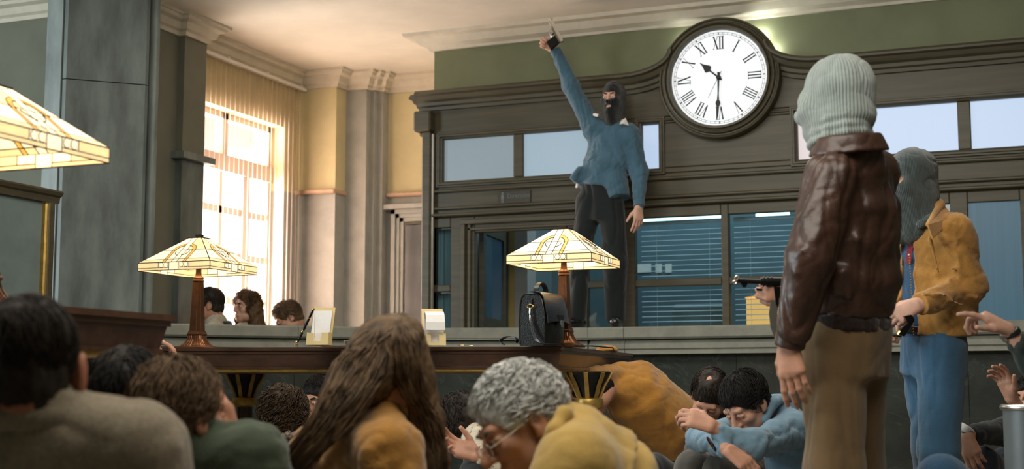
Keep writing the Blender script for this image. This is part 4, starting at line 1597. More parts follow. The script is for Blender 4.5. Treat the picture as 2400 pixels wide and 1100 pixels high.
class Head:
    def __init__(s, c, fwd, up=(0, 0, 1), sc=1.0):
        s.c, s.R, s.s = np.array(c, float), frame3(fwd, up), sc

    def p(s, x, y, z):
        return s.c + s.s * (x * s.R[0] + y * s.R[1] + z * s.R[2])

    def e(s, S, x, y, z, rx, ry, rz, k=.02, m='+', R=None):
        S.ell(s.p(x, y, z), np.array([rx, ry, rz]) * s.s, s.R if R is None else R, k * s.s, m)

    def build(s, h=.0055, nose=1.0, ears=True, neck=None, female=False):
        S = SDF(h)
        s.e(S, 0, -.014, .040, .074, .094, .083)
        s.e(S, 0, .028, -.030, .060, .066, .078, .03)
        s.e(S, 0, .066, -.092, .028, .026, .024, .03)
        for g in (-1, 1):
            s.e(S, g * .042, .010, -.070, .018, .045, .030, .03)          # jaw
            s.e(S, g * .043, .066, -.018, .022, .022, .020, .02)          # cheekbone
        S.cap(s.p(-.036, .084, .030), s.p(.036, .084, .030), .0125 * s.s, k=.015)   # brow
        for g in (-1, 1):
            s.e(S, g * .032, .104, .006, .019, .018, .012, .012, '-')      # socket
            s.e(S, g * .032, .082, .005, .0165, .0135, .0125, .004)        # eyeball under lids
            S.cap(s.p(g * .018, .0935, .011), s.p(g * .046, .088, .009), .0042 * s.s, k=.003)
        S.cap(s.p(0, .096, .018), s.p(0, .117 + .004 * nose, -.026), .0075 * s.s, .0125 * s.s * nose, k=.010)
        for g in (-1, 1):
            s.e(S, g * .012, .103, -.030, .0085, .011, .008, .006)
        S.cap(s.p(-.021, .089, -.058), s.p(.021, .089, -.058), .0075 * s.s, k=.008)
        S.cap(s.p(-.017, .090, -.068), s.p(.017, .090, -.068), .0085 * s.s, k=.006)
        S.cap(s.p(-.022, .099, -.0625), s.p(.022, .099, -.0625), .0028 * s.s, k=.004, m='-')
        if ears:
            for g in (-1, 1):
                s.e(S, g * .079, -.006, -.004, .0095, .020, .033, .006)
                s.e(S, g * .089, .000, .000, .008, .010, .018, .006, '-')
                s.e(S, g * .076, .004, -.030, .008, .010, .012, .006)
        s.e(S, 0, -.055, -.045, .045, .045, .05, .03)
        S.cap(s.p(0, -.028, -.05), s.p(0, -.032, -.12) if neck is None else neck, .054 * s.s, .060 * s.s, .03)
        s.nk = neck
        return S

    def details(s, root, iris=(.03, .018, .01), brow=None, eyes=True):
        if eyes:
            for g in (-1, 1):
                e = MB().sphere(s.p(g * .032, .0875, .005), .0098 * s.s, 10).build('eye', mat('eye_white', (.62, .58, .54), .25, var=.03), root, True)
                MB().sphere(s.p(g * .0315, .0935, .0045), .0052 * s.s, 8).build('iris', mat('dark_iris', iris, .15, var=.05), e, True)
        if brow is not None:
            for g in (-1, 1):
                b = SDF(.0035)
                b.cap(s.p(g * .015, .0975, .027), s.p(g * .034, .0965, .033), .0048 * s.s, .0045 * s.s, .006).cap(s.p(g * .034, .0965, .033), s.p(g * .052, .082, .026), .0045 * s.s, .002 * s.s, .006)
                surf('eyebrow', b, brow, root)


def hand_ops(W, d, n, thumb=1, curl=(.35, .4, .45, .5), tcurl=.2, sc=1.0, h=.0042, spread=.10, fore=None, tspread=.6, pinch=None):
    """W wrist, d finger direction, n direction the palm faces; thumb=+1 right hand, -1 left hand"""
    d, n = nv(d), np.asarray(n, float)
    n = nv(n - d * (n @ d))
    x = np.cross(d, n) * thumb
    S = SDF(h)

    def P(a, b, c):
        return W + sc * (x * a + d * b + n * c)
    kx = (.029, .0095, -.0105, -.029)
    ky = (.088, .092, .087, .079)
    L = ((.043, .026, .021), (.047, .029, .022), (.043, .027, .021), (.034, .021, .018))
    S.con(P(0, -.01, 0), P(0, .085, 0), x, (.026 * sc, .019 * sc), (.040 * sc, .014 * sc), .02, rnd=.008)
    for i in range(4):
        S.cap(P(kx[i] * .55, .012, .0), P(kx[i], ky[i], -.001), .0125 * sc, .0118 * sc, .012)
    for i in range(4):
        c = curl[i]
        sp = spread * kx[i] / .029
        p = P(kx[i], ky[i], -.001)
        ang = 0
        dirx = nv(d + x * sp)
        r0 = .0100 if i < 3 else .0088
        for j, (l, ca) in enumerate(zip(L[i], (.75, 1.05, .8))):
            ang += c * ca
            dd = dirx * math.cos(ang) + n * math.sin(ang)
            q = p + dd * l * sc
            S.cap(p, q, r0 * sc * (1 - .08 * j), r0 * sc * (1 - .08 * (j + 1)), .004)
            p = q
    t0, t1 = P(.020, .018, .004), P(.020 + .030 * tspread / .6, .052, .014)
    S.cap(t0, t1, .0150 * sc, .0130 * sc, .014)
    dt = nv(x * tspread * (1 - tcurl) + d * (1.0) + n * (.25 + tcurl))
    t2 = t1 + dt * .034 * sc
    S.cap(t1, t2, .0125 * sc, .0105 * sc, .006)
    dt = nv(dt - x * tcurl * .7 + n * tcurl * .3)
    S.cap(t2, t2 + dt * .026 * sc, .0105 * sc, .0088 * sc, .005)
    S.ell(P(.018, .035, .012), np.array([.016, .028, .012]) * sc, np.array([x, d, n]), .012)
    if fore is not None:
        S.con(P(0, .012, 0), fore, x, (.026 * sc, .018 * sc), (.032 * sc, .030 * sc), .015, rnd=.004)
    return S


def strand_mesh(P, r0, sides=3, tip=.25):
    """P: (N, m, 3) polylines -> tapered tubes"""
    P = np.asarray(P, float)
    N, m, _ = P.shape
    T = np.gradient(P, axis=1)
    T /= np.linalg.norm(T, axis=2, keepdims=True) + 1e-9
    ref = np.array([.31, .53, .79])
    U = np.cross(T, ref)
    U /= np.linalg.norm(U, axis=2, keepdims=True) + 1e-9
    Wd = np.cross(T, U)
    tt = np.linspace(0, 1, m)
    rad = r0 * (1 - (1 - tip) * tt ** 2)
    rad = rad[None, :, None] * np.ones((N, 1, 1))
    rings = []
    for k in range(sides):
        a = 2 * PI * k / sides
        rings.append(P + rad * (U * math.cos(a) + Wd * math.sin(a)))
    V = np.stack(rings, 2).reshape(-1, 3)
    base = (np.arange(N) * m * sides)[:, None, None]
    i = np.arange(m - 1)[None, :, None] * sides
    k = np.arange(sides)[None, None, :]
    k2 = (k + 1) % sides
    F = np.stack([base + i + k, base + i + k2, base + i + sides + k2, base + i + sides + k], -1).reshape(-1, 4)
    return V, F


def hair_on(H, n, region, crown, length, r0=.0016, rad=(.080, .100, .090), cen=(0, -.014, .040), lift=.02, curl=0.0, curlf=9.0, steps=8, seed=0, bias=(0, 0, -.6), sweep=None):
    """short strands lying on the head, running away from the crown"""
    rng = np.random.default_rng(seed)
    D = rng.normal(size=(n * 6, 3))
    D /= np.linalg.norm(D, axis=1, keepdims=True)
    D = D[region(D)][:n]
    N = len(D)
    rad = np.array(rad)
    pts = []
    cr = nv(crown)
    step = length / steps / .09
    ph = rng.uniform(0, 6.28, N)
    ln = rng.uniform(.6, 1.1, (N, 1))
    jit = rng.normal(size=(N, 3)) * .25
    lf = 1 + rng.uniform(-.3, 1, (N, 1)) * lift
    for i in range(steps):
        up = lf + lift * .5 * math.sin(i / steps * PI)
        p = D * rad * up
        if curl:
            t = i / steps * curlf + ph
            a = np.cross(D, cr) / (np.linalg.norm(np.cross(D, cr), axis=1, keepdims=True) + 1e-6)
            p = p + a * (np.sin(t) * curl)[:, None] + D * (np.cos(t) * curl)[:, None]
        pts.append(p)
        fl = D - cr * (D @ cr)[:, None] * 1.0
        fl = fl + np.array(bias) + jit
        if sweep is not None:
            fl = fl + np.array(sweep)
        fl = fl - D * (fl * D).sum(1, keepdims=True)
        fl /= np.linalg.norm(fl, axis=1, keepdims=True) + 1e-6
        D = D + fl * step * ln
        D /= np.linalg.norm(D, axis=1, keepdims=True)
    P = np.stack(pts, 1) + np.array(cen)
    P = H.c + H.s * (P @ H.R)
    return strand_mesh(P, r0 * H.s)


def short_hair(H, root, material, thick=1.0, front=.07, seed=1, n=700, length=.07, crown=(0, -.5, .85), bias=(0, 0, -.5), sweep=None, r0=.0017, lift=.035, curl=0.0, bald=None, low=-.075, curlf=9.0, h=.006, amp=.006):
    """cap of hair with a hairline cut away over the face, and combed strands on it"""
    S = SDF(h)
    t = .006 * thick
    H.e(S, 0, -.014, .042, .076 + t, .096 + t, .084 + t * 1.3)
    H.e(S, 0, -.045, -.025, .066 + t * .6, .062 + t, .06, .03)
    H.e(S, 0, .118, -.045, .085, .095, .095, .02, '-')                    # face
    for g in (-1, 1):
        H.e(S, g * .09, .012, -.022, .03, .030, .046, .012, '-')           # round the ears
    S.cut(H.p(0, 0, low), -H.R[2])
    if bald is not None:
        H.e(S, *bald[:3], *bald[3:], .012, '-')
    V, F = S.mesh()
    V = folds(V, F, amp, 38, H.R[2], .45, seed)

    def reg(D):
        d = D
        ok = ~((d[:, 1] > front * 5.2 - .0 + 0 * d[:, 2]) & (d[:, 2] < .62)) & (d[:, 2] > np.where(d[:, 1] < -.2, -.82, -.5))
        ok &= ~((np.abs(d[:, 0]) > .75) & (np.abs(d[:, 1] - .05) < .32) & (d[:, 2] < -.18))
        if bald is not None:
            q = np.array(bald[:3]) - np.array((0, -.014, .040))
            q = q / np.linalg.norm(q)
            ok &= (d @ q) < .86
        return ok
    V2, F2 = hair_on(H, n, reg, crown, length, r0, (.077 + t, .097 + t, .086 + t * 1.2), lift=lift, curl=curl, seed=seed, bias=bias, sweep=sweep, curlf=curlf)
    return joined('hair', [(V, F), (V2, F2)], material, root)


def skin(name, col):
    return mat(name, col, .5, var=.12, vscale=18, bump=.05, bscale=160, spec=.35)


def cloth(name, col, rough=.85, var=.14, bump=.25, bscale=260, sheen=.25, weave=0.0, vscale=9):
    return mat(name, col, rough, var=var, vscale=vscale, bump=bump, bscale=bscale, spec=.2, sheen=sheen, weave=weave)


def person(label, loc, group=None):
    return thing('person', loc, label, 'person', group)


def limb(S, pts, rs, k=.03):
    for i in range(len(pts) - 1):
        S.cap(pts[i], pts[i + 1], rs[i], rs[i + 1], k)


def cuff(root, W, d, r, w, material, name='cuff'):
    d = nv(d)
    S = SDF(.005)
    ref = np.array([0, 0, 1.0]) if abs(d[2]) < .8 else np.array([1.0, 0, 0])
    S.con(W - d * w / 2, W + d * w / 2, np.cross(d, ref), (r, r), (r, r), .001, rnd=.005)
    return surf(name, S, material, root)


def shoe(root, ankle, d, material, sc=1.0):
    d = nv([d[0], d[1], 0])
    z0 = ankle[2] - .075 * sc
    a = np.array([ankle[0], ankle[1], z0])
    S = SDF(.008)
    S.cap(a + d * -.04 * sc + Zv * .045 * sc, a + d * .02 * sc + Zv * .055 * sc, .045 * sc, .05 * sc, .02)
    S.cap(a + Zv * .04 * sc, a + d * .16 * sc + Zv * .034 * sc, .045 * sc, .036 * sc, .02)
    S.cut(a + Zv * .001, (0, 0, -1))
    return surf('shoe', S, material, root)


SK = skin('light_skin', (.52, .27, .18))
SK2 = skin('tanned_skin', (.40, .19, .115))
SK3 = skin('pale_skin', (.60, .35, .26))


# ================================================================ the three masked robbers
def knit(name, col, root, H, n=70, rough=.9, vscale=30, var=.12, depth=.6):
    m = mat(name, col, rough, var=var, vscale=vscale, spec=.15, sheen=.4)
    N, L = m.node_tree.nodes, m.node_tree.links
    tc = [q for q in N if q.type == 'TEX_COORD'][0]
    b = N['Principled BSDF']
    c = H.c - LOCS[root.name]
    sub = N.new('ShaderNodeVectorMath')
    sub.operation = 'SUBTRACT'
    sub.inputs[1].default_value = tuple(c)
    L.new(tc.outputs['Object'], sub.inputs[0])
    ds = []
    for r in (H.R[0], H.R[1]):
        d = N.new('ShaderNodeVectorMath')
        d.operation = 'DOT_PRODUCT'
        d.inputs[1].default_value = tuple(r)
        L.new(sub.outputs[0], d.inputs[0])
        ds.append(d)
    at = N.new('ShaderNodeMath')
    at.operation = 'ARCTAN2'
    L.new(ds[0].outputs['Value'], at.inputs[0])
    L.new(ds[1].outputs['Value'], at.inputs[1])
    mu = N.new('ShaderNodeMath')
    mu.operation = 'MULTIPLY'
    mu.inputs[1].default_value = n
    L.new(at.outputs[0], mu.inputs[0])
    si = N.new('ShaderNodeMath')
    si.operation = 'SINE'
    L.new(mu.outputs[0], si.inputs[0])
    bp_ = N.new('ShaderNodeBump')
    bp_.inputs['Strength'].default_value = depth
    bp_.inputs['Distance'].default_value = .004
    L.new(si.outputs[0], bp_.inputs['Height'])
    L.new(bp_.outputs[0], b.inputs['Normal'])
    return m


def balaclava(H, eye=True, mouth=True, drape=(), t=.011, h=.005, ew=.050, slit=None):
    S = SDF(h)
    H.e(S, 0, -.014, .042, .074 + t, .094 + t, .083 + t * 1.2)
    H.e(S, 0, .026, -.030, .064 + t * .8, .068 + t, .080 + t * .6, .03)
    H.e(S, 0, .064, -.088, .032 + t, .03 + t, .028 + t, .03)
    H.e(S, 0, .106, -.026, .023, .037, .034, .02)
    H.e(S, 0, -.050, -.045, .054 + t, .052 + t, .058 + t, .03)
    for g in (-1, 1):
        H.e(S, g * .043, .064, -.024, .024 + t, .024 + t, .024 + t, .02)
        H.e(S, g * .040, .005, -.070, .026 + t, .05 + t, .034 + t, .03)
    S.cap(H.p(0, -.022, -.05), H.p(0, -.015, -.13), .054 * H.s + t * .6, .054 * H.s + t * .6, .03)
    for a, b, r0, r1 in drape:
        S.cap(a, b, r0, r1, .03)
    return S


# ---------------------------------------------------------------- 1. on the counter, arm raised
def K1(px, py, dy=0.0):
    return onY(px, py, 9.70 + dy)


foot_z = CT
r1 = person('robber in a black balaclava and blue jumper standing on the counter, arm raised', (K1(1400, 760)[0], 9.70, CT))
fc = nv(-RGT * .42 - fh * .9)
H1 = Head(K1(1438, 233, -.02), nv(fc + RGT * -.02 + Zv * -.05), Zv * 1.0 + RGT * .03, 1.02)
side = nv(np.cross(fc, Zv))                                      # his right, the viewer's left
SR, ER, WR = K1(1390, 300), K1(1338, 200, -.05), K1(1303, 121, -.10)
SL, EL, WL = K1(1478, 315), K1(1499, 402, .02), K1(1498, 480, -.08)
nk, chest, hem = K1(1442, 288), K1(1425, 350, -.02), K1(1412, 440)
hR, kR, aR = K1(1380, 478), K1(1360, 612, -.04), K1(1352, 735)
hL, kL, aL = K1(1432, 482), K1(1440, 615, -.06), K1(1442, 735)
body = SDF(.010)
body.con(K1(1408, 478), chest, side, (.11, .07), (.12, .07), .03).con(chest, K1(1440, 305), side, (.12, .07), (.08, .05), .03)
body.cap(K1(1438, 300), H1.p(0, -.02, -.06), .055, .055)
limb(body, [SR, ER, WR], [.048, .040, .027])
limb(body, [SL, EL, WL], [.048, .040, .027])
limb(body, [hR, kR, aR], [.075, .055, .04])
limb(body, [hL, kL, aL], [.075, .055, .04])
# gripping hand: fingers wrap across, palm to the viewer's left; relaxed hand hangs
gdir = nv(ER - WR) * -1
hr = hand_ops(K1(1300, 117, -.10), nv(gdir * .6 - RGT * .5), nv(-RGT * .55 - gdir * .1 - fh * .8), 1, (1.15, 1.2, 1.25, 1.3), .5, 1.02, tspread=.3, fore=WR)
hl = hand_ops(K1(1497, 488, -.09), nv(-Zv * 1.0 - RGT * .05 - fh * .15), nv(RGT * -.4 + fh * .9), -1, (.25, .35, .5, .6), .1, 1.0, spread=.14, fore=WL)
joined('body', [body, H1.build(.0055, ears=False), hr, hl], SK3, r1)
H1.details(r1, brow=mat('dark_brow_hair', (.02, .014, .01), .7))
B = balaclava(H1, drape=[(H1.p(0, .045, -.115), H1.p(0, .04, -.15), .062, .060), (H1.p(0, -.02, -.11), H1.p(0, -.03, -.16), .07, .072)])
B.cap(H1.p(-.036, .106, .008), H1.p(.036, .106, .008), .021 * H1.s, k=.004, m='-')
B.cap(H1.p(-.030, .132, .006), H1.p(.030, .132, .006), .022 * H1.s, k=.004, m='-')
H1.e(B, 0, .11, -.062, .022, .03, .008, .003, '-')
surf('balaclava', B, knit('black_knit_wool', (.006, .008, .008), r1, H1, 60), r1, (.004, 18, H1.R[0], .4, 3))
J1 = cloth('blue_wool_jumper', (.058, .125, .18), bump=.35, bscale=180, sheen=.35)
sw = SDF(.0085)
sw.con(hem + Zv * .0, K1(1420, 380), side, (.165, .125), (.172, .125), .03, rnd=.02)
sw.con(K1(1420, 390), K1(1432, 315), side, (.172, .125), (.165, .10), .04, rnd=.03)
sw.cap(SR + (SL - SR) * .12 + Zv * .0, SL, .07, .072, .05)
sw.cap(K1(1440, 302), K1(1441, 287), .085, .07, .04)
sw.con(K1(1350, 432, -.02), K1(1372, 400), side, (.05, .10), (.06, .10), .04)
sw.con(K1(1452, 468, -.02), K1(1440, 420), side, (.085, .11), (.10, .12), .04, rnd=.015)
limb(sw, [SR + (chest - SR) * .12, SR, ER, WR + (ER - WR) * .06], [.088, .078, .060, .046], .05)
limb(sw, [SL, EL, WL + (EL - WL) * .02], [.076, .062, .044], .04)
surf('jumper', sw, J1, r1, (.011, 9, nv(ER - SR) + Zv * .6, .35, 4), (.006, 20, nv(RGT + Zv), .4, 8))
cuff(r1, WR + nv(ER - WR) * .005, ER - WR, .043, .05, J1)
cuff(r1, WL + nv(EL - WL) * .01, EL - WL, .041, .055, J1)
wc = cloth('white_shirt_cotton', (.66, .63, .58), bump=.1)
MB().slab([K1(1466, 277, -.10), K1(1473, 294, -.12), K1(1462, 290, -.135), K1(1452, 291, -.135), K1(1456, 283, -.12)], .006).build('shirt_collar', wc, r1)
MB().slab([K1(1391, 266, -.08), K1(1403, 268, -.12), K1(1400, 274, -.125), K1(1390, 271, -.09)], .006).build('shirt_collar', wc, r1)
MB().slab([K1(1351, 431, -.11), K1(1355, 431, -.115), K1(1353, 441, -.11), K1(1349, 440, -.105)], .01).build('shirt_tail', wc, r1)
T1 = cloth('black_trouser_wool', (.012, .016, .017), bump=.15)
tr_ = SDF(.010)
tr_.con(K1(1408, 520), K1(1410, 432), side, (.150, .115), (.150, .11), .03)
limb(tr_, [hR, kR, aR + Zv * -.02], [.100, .080, .066], .03)
limb(tr_, [hL, kL, aL + Zv * -.02], [.100, .085, .070], .03)
tr_.cut(np.array([0, 0, CT + .035]), (0, 0, -1))
surf('trousers', tr_, T1, r1, (.014, 6, Zv, .3, 9))
bs = mat('black_shoe_leather', (.012, .012, .013), .25, var=.2, coat=.4)
for a_k, dd in ((aR, nv(fc * 1 + side * .3)), (aL, nv(fc * 1 - side * .35))):
    shoe(r1, np.array([a_k[0], a_k[1], CT + .077]), dd, bs)
# pistol in the raised fist: silver slide pointing up and left, dark grip
gp = thing('pistol', K1(1300, 100, -.16), 'silver pistol pointed at the ceiling in the raised hand', 'pistol')
g0, g1 = K1(1320, 97, -.17), K1(1291, 42, -.13)             # rear of the slide, muzzle
ga = nv(g1 - g0)
gn = nv(np.cross(ga, -fh))
gn = gn if gn @ RGT < 0 else -gn                             # towards the grip / trigger side
gs = np.cross(ga, gn)
GL = np.linalg.norm(g1 - g0)


def G(a, b, c=0.0):
    return g0 + ga * a * GL + gn * b + gs * c


def gslab(pts, th, name, m):
    MB().slab([G(a, b) for a, b in pts], th).build(name, m, gp)


gslab([(0, -.002), (0, .020), (.80, .020), (.82, .016), (.82, -.002)], .022, 'slide', M['chrome'])
gslab([(.02, .021), (.02, .034), (.62, .034), (.70, .021)], .019, 'frame', mat('dark_steel', (.30, .30, .29), .3, metal=1.0, var=.1))
MB().tube([G(.80, .010), G(1.0, .010)], .008, 10).build('barrel', M['chrome'], gp, True)
MB().tube([G(.60, .026), G(.95, .026)], .005, 8).build('guide_rod', M['chrome'], gp, True)
gslab([(.96, -.003), (.96, -.009), (.90, -.003)], .004, 'front_sight', M['gunmetal'])
MB().tube([G(.60, .032), G(.58, .060), (G(.46, .066)), G(.30, .060), G(.26, .034)], .0035, 7).build('trigger_guard', M['chrome'], gp, True)
gslab([(.02, .032), (.30, .034), (.20, .115), (-.12, .112)], .026, 'grip', M['gunmetal'])
gslab([(.44, .034), (.40, .052), (.37, .050), (.40, .034)], .006, 'trigger', M['gunmetal'])

# ---------------------------------------------------------------- 2. brown leather jacket, back half turned
def K2(px, py, dd=0.0):
    return J(px, py, 4.3 + dd)


b2 = K2(1985, 1430)
r2 = person('robber in a pale grey balaclava and brown leather jacket, seen from behind', (b2[0], b2[1], 0))
fc = nv(fh * .72 - RGT * .69)
side = nv(RGT * .72 + fh * .69)
H2 = Head(K2(1962, 238), nv(fh * .62 - RGT * .78 - Zv * .03), Zv, 1.03)
SLf, ELf, WLf = K2(1950, 415, -.11), K2(1897, 610, -.19), K2(1860, 790, -.15)
SRt, ERt = K2(2050, 408, .13), K2(2010, 620, .33)
WRt = J(1885, 690, 4.72)
body = SDF(.011)
body.con(K2(1988, 790), K2(2000, 470), side, (.11, .07), (.12, .08), .03).con(K2(2000, 470), K2(1995, 370), side, (.12, .08), (.08, .05), .03)
body.cap(K2(1992, 370), H2.p(0, -.02, -.05), .058, .055)
limb(body, [SLf, ELf, WLf], [.05, .042, .028])
limb(body, [SRt, ERt, WRt], [.05, .042, .028])
hipL, kneL, ankL = K2(1955, 815, -.03), K2(1955, 1105, -.08), K2(1948, 1390, -.02)
hipR, kneR, ankR = K2(1995, 815, .06), K2(2000, 1105, .10), K2(2000, 1370, .16)
limb(body, [hipL, kneL, ankL], [.085, .06, .045])
limb(body, [hipR, kneR, ankR], [.085, .06, .045])
hl = hand_ops(K2(1848, 806, -.14), nv(-Zv * 1 + RGT * .10 - fh * .02), nv(RGT * .55 + fh * .8), -1, (.22, .28, .30, .30), .3, 1.06, spread=.10, fore=WLf, tspread=.4)
hr = hand_ops(J(1862, 694, 4.74), nv(-RGT * .85 + Zv * .2 + fh * .1), nv(fh * .9 + Zv * .2), 1, (.95, 1.1, 1.15, 1.2), .35, 1.0, spread=.06, fore=WRt, tspread=.4)
joined('body', [body, H2.build(.006, ears=False), hl, hr], SK, r2)
B = balaclava(H2, t=.016, drape=[(H2.p(0, .03, -.10), H2.p(0, .02, -.145), .050, .052), (H2.p(0, -.035, -.10), H2.p(0, -.04, -.145), .050, .052)])
H2.e(B, 0, .085, .008, .062, .034, .036, .02)
# turned-up roll round the neck
for zz, rr in ((-.070, .078), (-.094, .083), (-.118, .084)):
    for i in range(10):
        a0, a1 = 2 * PI * i / 10, 2 * PI * (i + 1) / 10
        B.cap(H2.p(rr * math.cos(a0), -.004 + rr * 1.02 * math.sin(a0), zz - .012 * math.sin(a0)), H2.p(rr * math.cos(a1), -.004 + rr * 1.02 * math.sin(a1), zz - .012 * math.sin(a1)), .0155, k=.005)
surf('balaclava', B, knit('pale_grey_rib_knit', (.255, .30, .285), r2, H2, 66, depth=.6), r2, (.004, 14, H2.R[0], .5, 3))
LB = mat('brown_jacket_leather', (.048, .022, .014), .42, var=.35, vscale=8, bump=.16, bscale=60, spec=.5, coat=.06)
jk = SDF(.0095)
jk.con(K2(1998, 750), K2(2002, 640), side, (.150, .114), (.174, .132), .04, rnd=.03)
jk.con(K2(2002, 690, .0), K2(2006, 470), side, (.176, .132), (.172, .122), .05, rnd=.04)
jk.con(K2(2003, 500), K2(1996, 372), side, (.165, .118), (.125, .08), .05, rnd=.04)
jk.cap(SLf + (SRt - SLf) * .08, SRt - (SRt - SLf) * .08, .066, .066, .05)
jk.cap(K2(1996, 380, -.01), K2(1990, 366, -.02), .105, .10, .04)
limb(jk, [SLf, ELf, K2(1863, 772, -.16)], [.084, .076, .054], .014)
limb(jk, [SRt, ERt, WRt + nv(ERt - WRt) * .03], [.072, .068, .052], .035)
# drag folds: from the shoulder down the back, round the elbow, above the hem
for a, b, r_ in (((1935, 470, -.18), (1905, 560, -.245), .016), ((1965, 480, -.12), (1945, 600, -.13), .016), ((2030, 430, -.08), (2060, 560, -.06), .015), ((2010, 560, -.15), (2085, 640, -.05), .014), ((1975, 640, -.16), (2080, 715, -.06), .016),
                 ((1880, 590, -.25), (1925, 640, -.235), .014), ((1868, 640, -.245), (1915, 690, -.22), .013), ((1862, 700, -.215), (1900, 740, -.20), .012), ((1990, 700, -.15), (2070, 735, -.07), .013)):
    jk.cap(K2(*a), K2(*b), r_, r_ * .7, .02)
surf('leather_jacket', jk, LB, r2, (.013, 8, nv(ELf - SLf) + RGT * .25, .16, 12), (.0035, 20, nv(RGT + Zv * .5), .45, 15))
hm = SDF(.007)
hm.con(K2(1996, 775), K2(1998, 738), side, (.146, .110), (.150, .112), .01, rnd=.012)
surf('knit_hem', hm, cloth('dark_brown_rib_knit', (.018, .009, .007), bump=.4, bscale=90), r2, (.005, 30, Zv, .1, 3))
cuff(r2, K2(1853, 797, -.14), ELf - WLf, .047, .045, LB)
# stand-and-fall collar, open towards the front
cl = SDF(.0055)
nb, nt_ = K2(1990, 362, -.03), K2(1986, 316, -.03)
cl.con(nb, nt_, side, (.135, .122), (.110, .100), .01, rnd=.008)
cl.con(nb - Zv * .05, nt_ + Zv * .05, side, (.115, .104), (.094, .084), .004, '-', rnd=.004)
cl.cap(nb + fc * .09, nt_ + fc * .13, .05, .06, .01, '-')
surf('collar', cl, LB, r2, (.004, 12, side, .5, 3))
TB = cloth('khaki_wool_trousers', (.145, .092, .042), bump=.25, bscale=300)
tr_ = SDF(.010)
tr_.con(K2(1985, 880), K2(2000, 752), side, (.145, .115), (.142, .106), .03)
limb(tr_, [hipL, kneL, ankL + Zv * .0], [.104, .092, .088], .03)
limb(tr_, [hipR, kneR, ankR], [.104, .092, .086], .03)
tr_.cut(np.array([0, 0, .035]), (0, 0, -1))
surf('trousers', tr_, TB, r2, (.010, 5.5, Zv, .15, 21), (.003, 14, Zv, .3, 5))
bsh = mat('brown_shoe_leather', (.03, .016, .01), .3, var=.2)
shoe(r2, np.array([ankL[0], ankL[1], .077]), fc, bsh)
shoe(r2, np.array([ankR[0], ankR[1], .077]), fc, bsh)
# sub-machine gun held low in front of him, muzzle to the left
sg_o = J(1800, 672, 4.74)
smg = thing('submachine_gun', sg_o, 'black gun with a strap held level beside the brown leather jacket', 'gun')


def SG(px, py):
    return J(px, py, 4.74)


gm = M['gunmetal']
MB().tube([SG(1728, 658), SG(1802, 662)], .0085, 10).build('barrel', gm, smg, True)
MB().tube([SG(1795, 661), SG(1935, 664)], .017, 12).build('receiver', gm, smg, True)
MB().tube([SG(1782, 660), SG(1800, 661)], .014, 10).build('barrel_nut', gm, smg, True)
for a, b in ((1788, 1791), (1797, 1800), (1806, 1809)):
    MB().tube([SG(a, 660.5), SG(b, 660.7)], .0185, 12).build('ring', gm, smg, True)
MB().tube([SG(1722, 662) + Zv * .006 * math.sin(a) + RGT * .006 * math.cos(a) for a in np.linspace(0, 2 * PI, 13)], .003, 6).build('muzzle_ring', M['chrome'], smg, True)
MB().tube([SG(1727, 652) + Zv * .008 * math.sin(a) + RGT * .006 * math.cos(a) for a in np.linspace(0, 2 * PI, 13)], .0028, 6).build('front_sight_ring', M['chrome'], smg, True)
MB().slab([SG(1736, 664), SG(1752, 665), SG(1747, 674), SG(1741, 674)], .01).build('barrel_lug', gm, smg)
MB().slab([SG(1812, 672), SG(1830, 672), SG(1834, 712), SG(1818, 714)], .024).build('grip', gm, smg)
MB().slab([SG(1772, 676), SG(1786, 677), SG(1786, 683), SG(1774, 682)], .01).build('trigger_guard', gm, smg)
MB().ribbon([SG(1816, 705), SG(1812, 735), SG(1815, 765), SG(1824, 790), SG(1850, 800), SG(1900, 780)], RGT, .028, .004).build('strap', mat('grey_web_strap', (.09, .09, .08), .7, var=.15), smg, True)

# ---------------------------------------------------------------- 3. tan suede jacket, hands at his belt
def K3(px, py, dd=0.0):
    return J(px, py, 5.85 + dd)


b3 = K3(2190, 1315)
r3 = person('robber in a dark grey balaclava and tan suede jacket standing at the right', (b3[0], b3[1], 0))
fc = nv(-RGT * .84 - fh * .54)
side = nv(np.cross(fc, Zv))                       # his right: away from the viewer
H3 = Head(K3(2136, 425), nv(-RGT * .93 - fh * .30 - Zv * .08), Zv + RGT * .05, 1.04)
SN, EN, WN = K3(2236, 543, -.14), K3(2272, 674, -.12), K3(2160, 712, -.27)
SF, EF, WF = K3(2130, 540, .17), K3(2095, 660, .22), K3(2104, 742, -.02)
body = SDF(.011)
body.con(K3(2185, 800), K3(2185, 600), side, (.11, .07), (.12, .08), .03).con(K3(2185, 600), K3(2180, 520), side, (.12, .08), (.08, .05), .03)
body.cap(K3(2178, 515), H3.p(0, -.02, -.05), .06, .055)
limb(body, [SN, EN, WN], [.05, .042, .028])
limb(body, [SF, EF, WF], [.05, .042, .028])
hN, kN, aN = K3(2208, 815, -.08), K3(2200, 1054, -.12), K3(2205, 1260, -.04)
hF, kF, aF = K3(2172, 815, .10), K3(2185, 1054, .08), K3(2190, 1245, .14)
limb(body, [hN, kN, aN], [.085, .06, .045])
limb(body, [hF, kF, aF], [.085, .06, .045])
hn = hand_ops(K3(2150, 715, -.28), nv(-RGT * .75 - Zv * .42 + fh * .25), nv(fh * .85 - Zv * .25 + RGT * .1), -1, (.75, .9, 1.0, 1.1), .4, 1.0, spread=.04, fore=WN, tspread=.35)
hf = hand_ops(K3(2110, 738, -.04), nv(-RGT * .6 - Zv * .5 - fh * .3), nv(-fh * .3 - Zv * .6 + RGT * .3), 1, (.6, .8, .9, 1.0), .4, 1.0, spread=.04, fore=WF, tspread=.35)
joined('body', [body, H3.build(.0058, ears=False), hn, hf], SK3, r3)
H3.details(r3, brow=MATS['dark_brow_hair'])
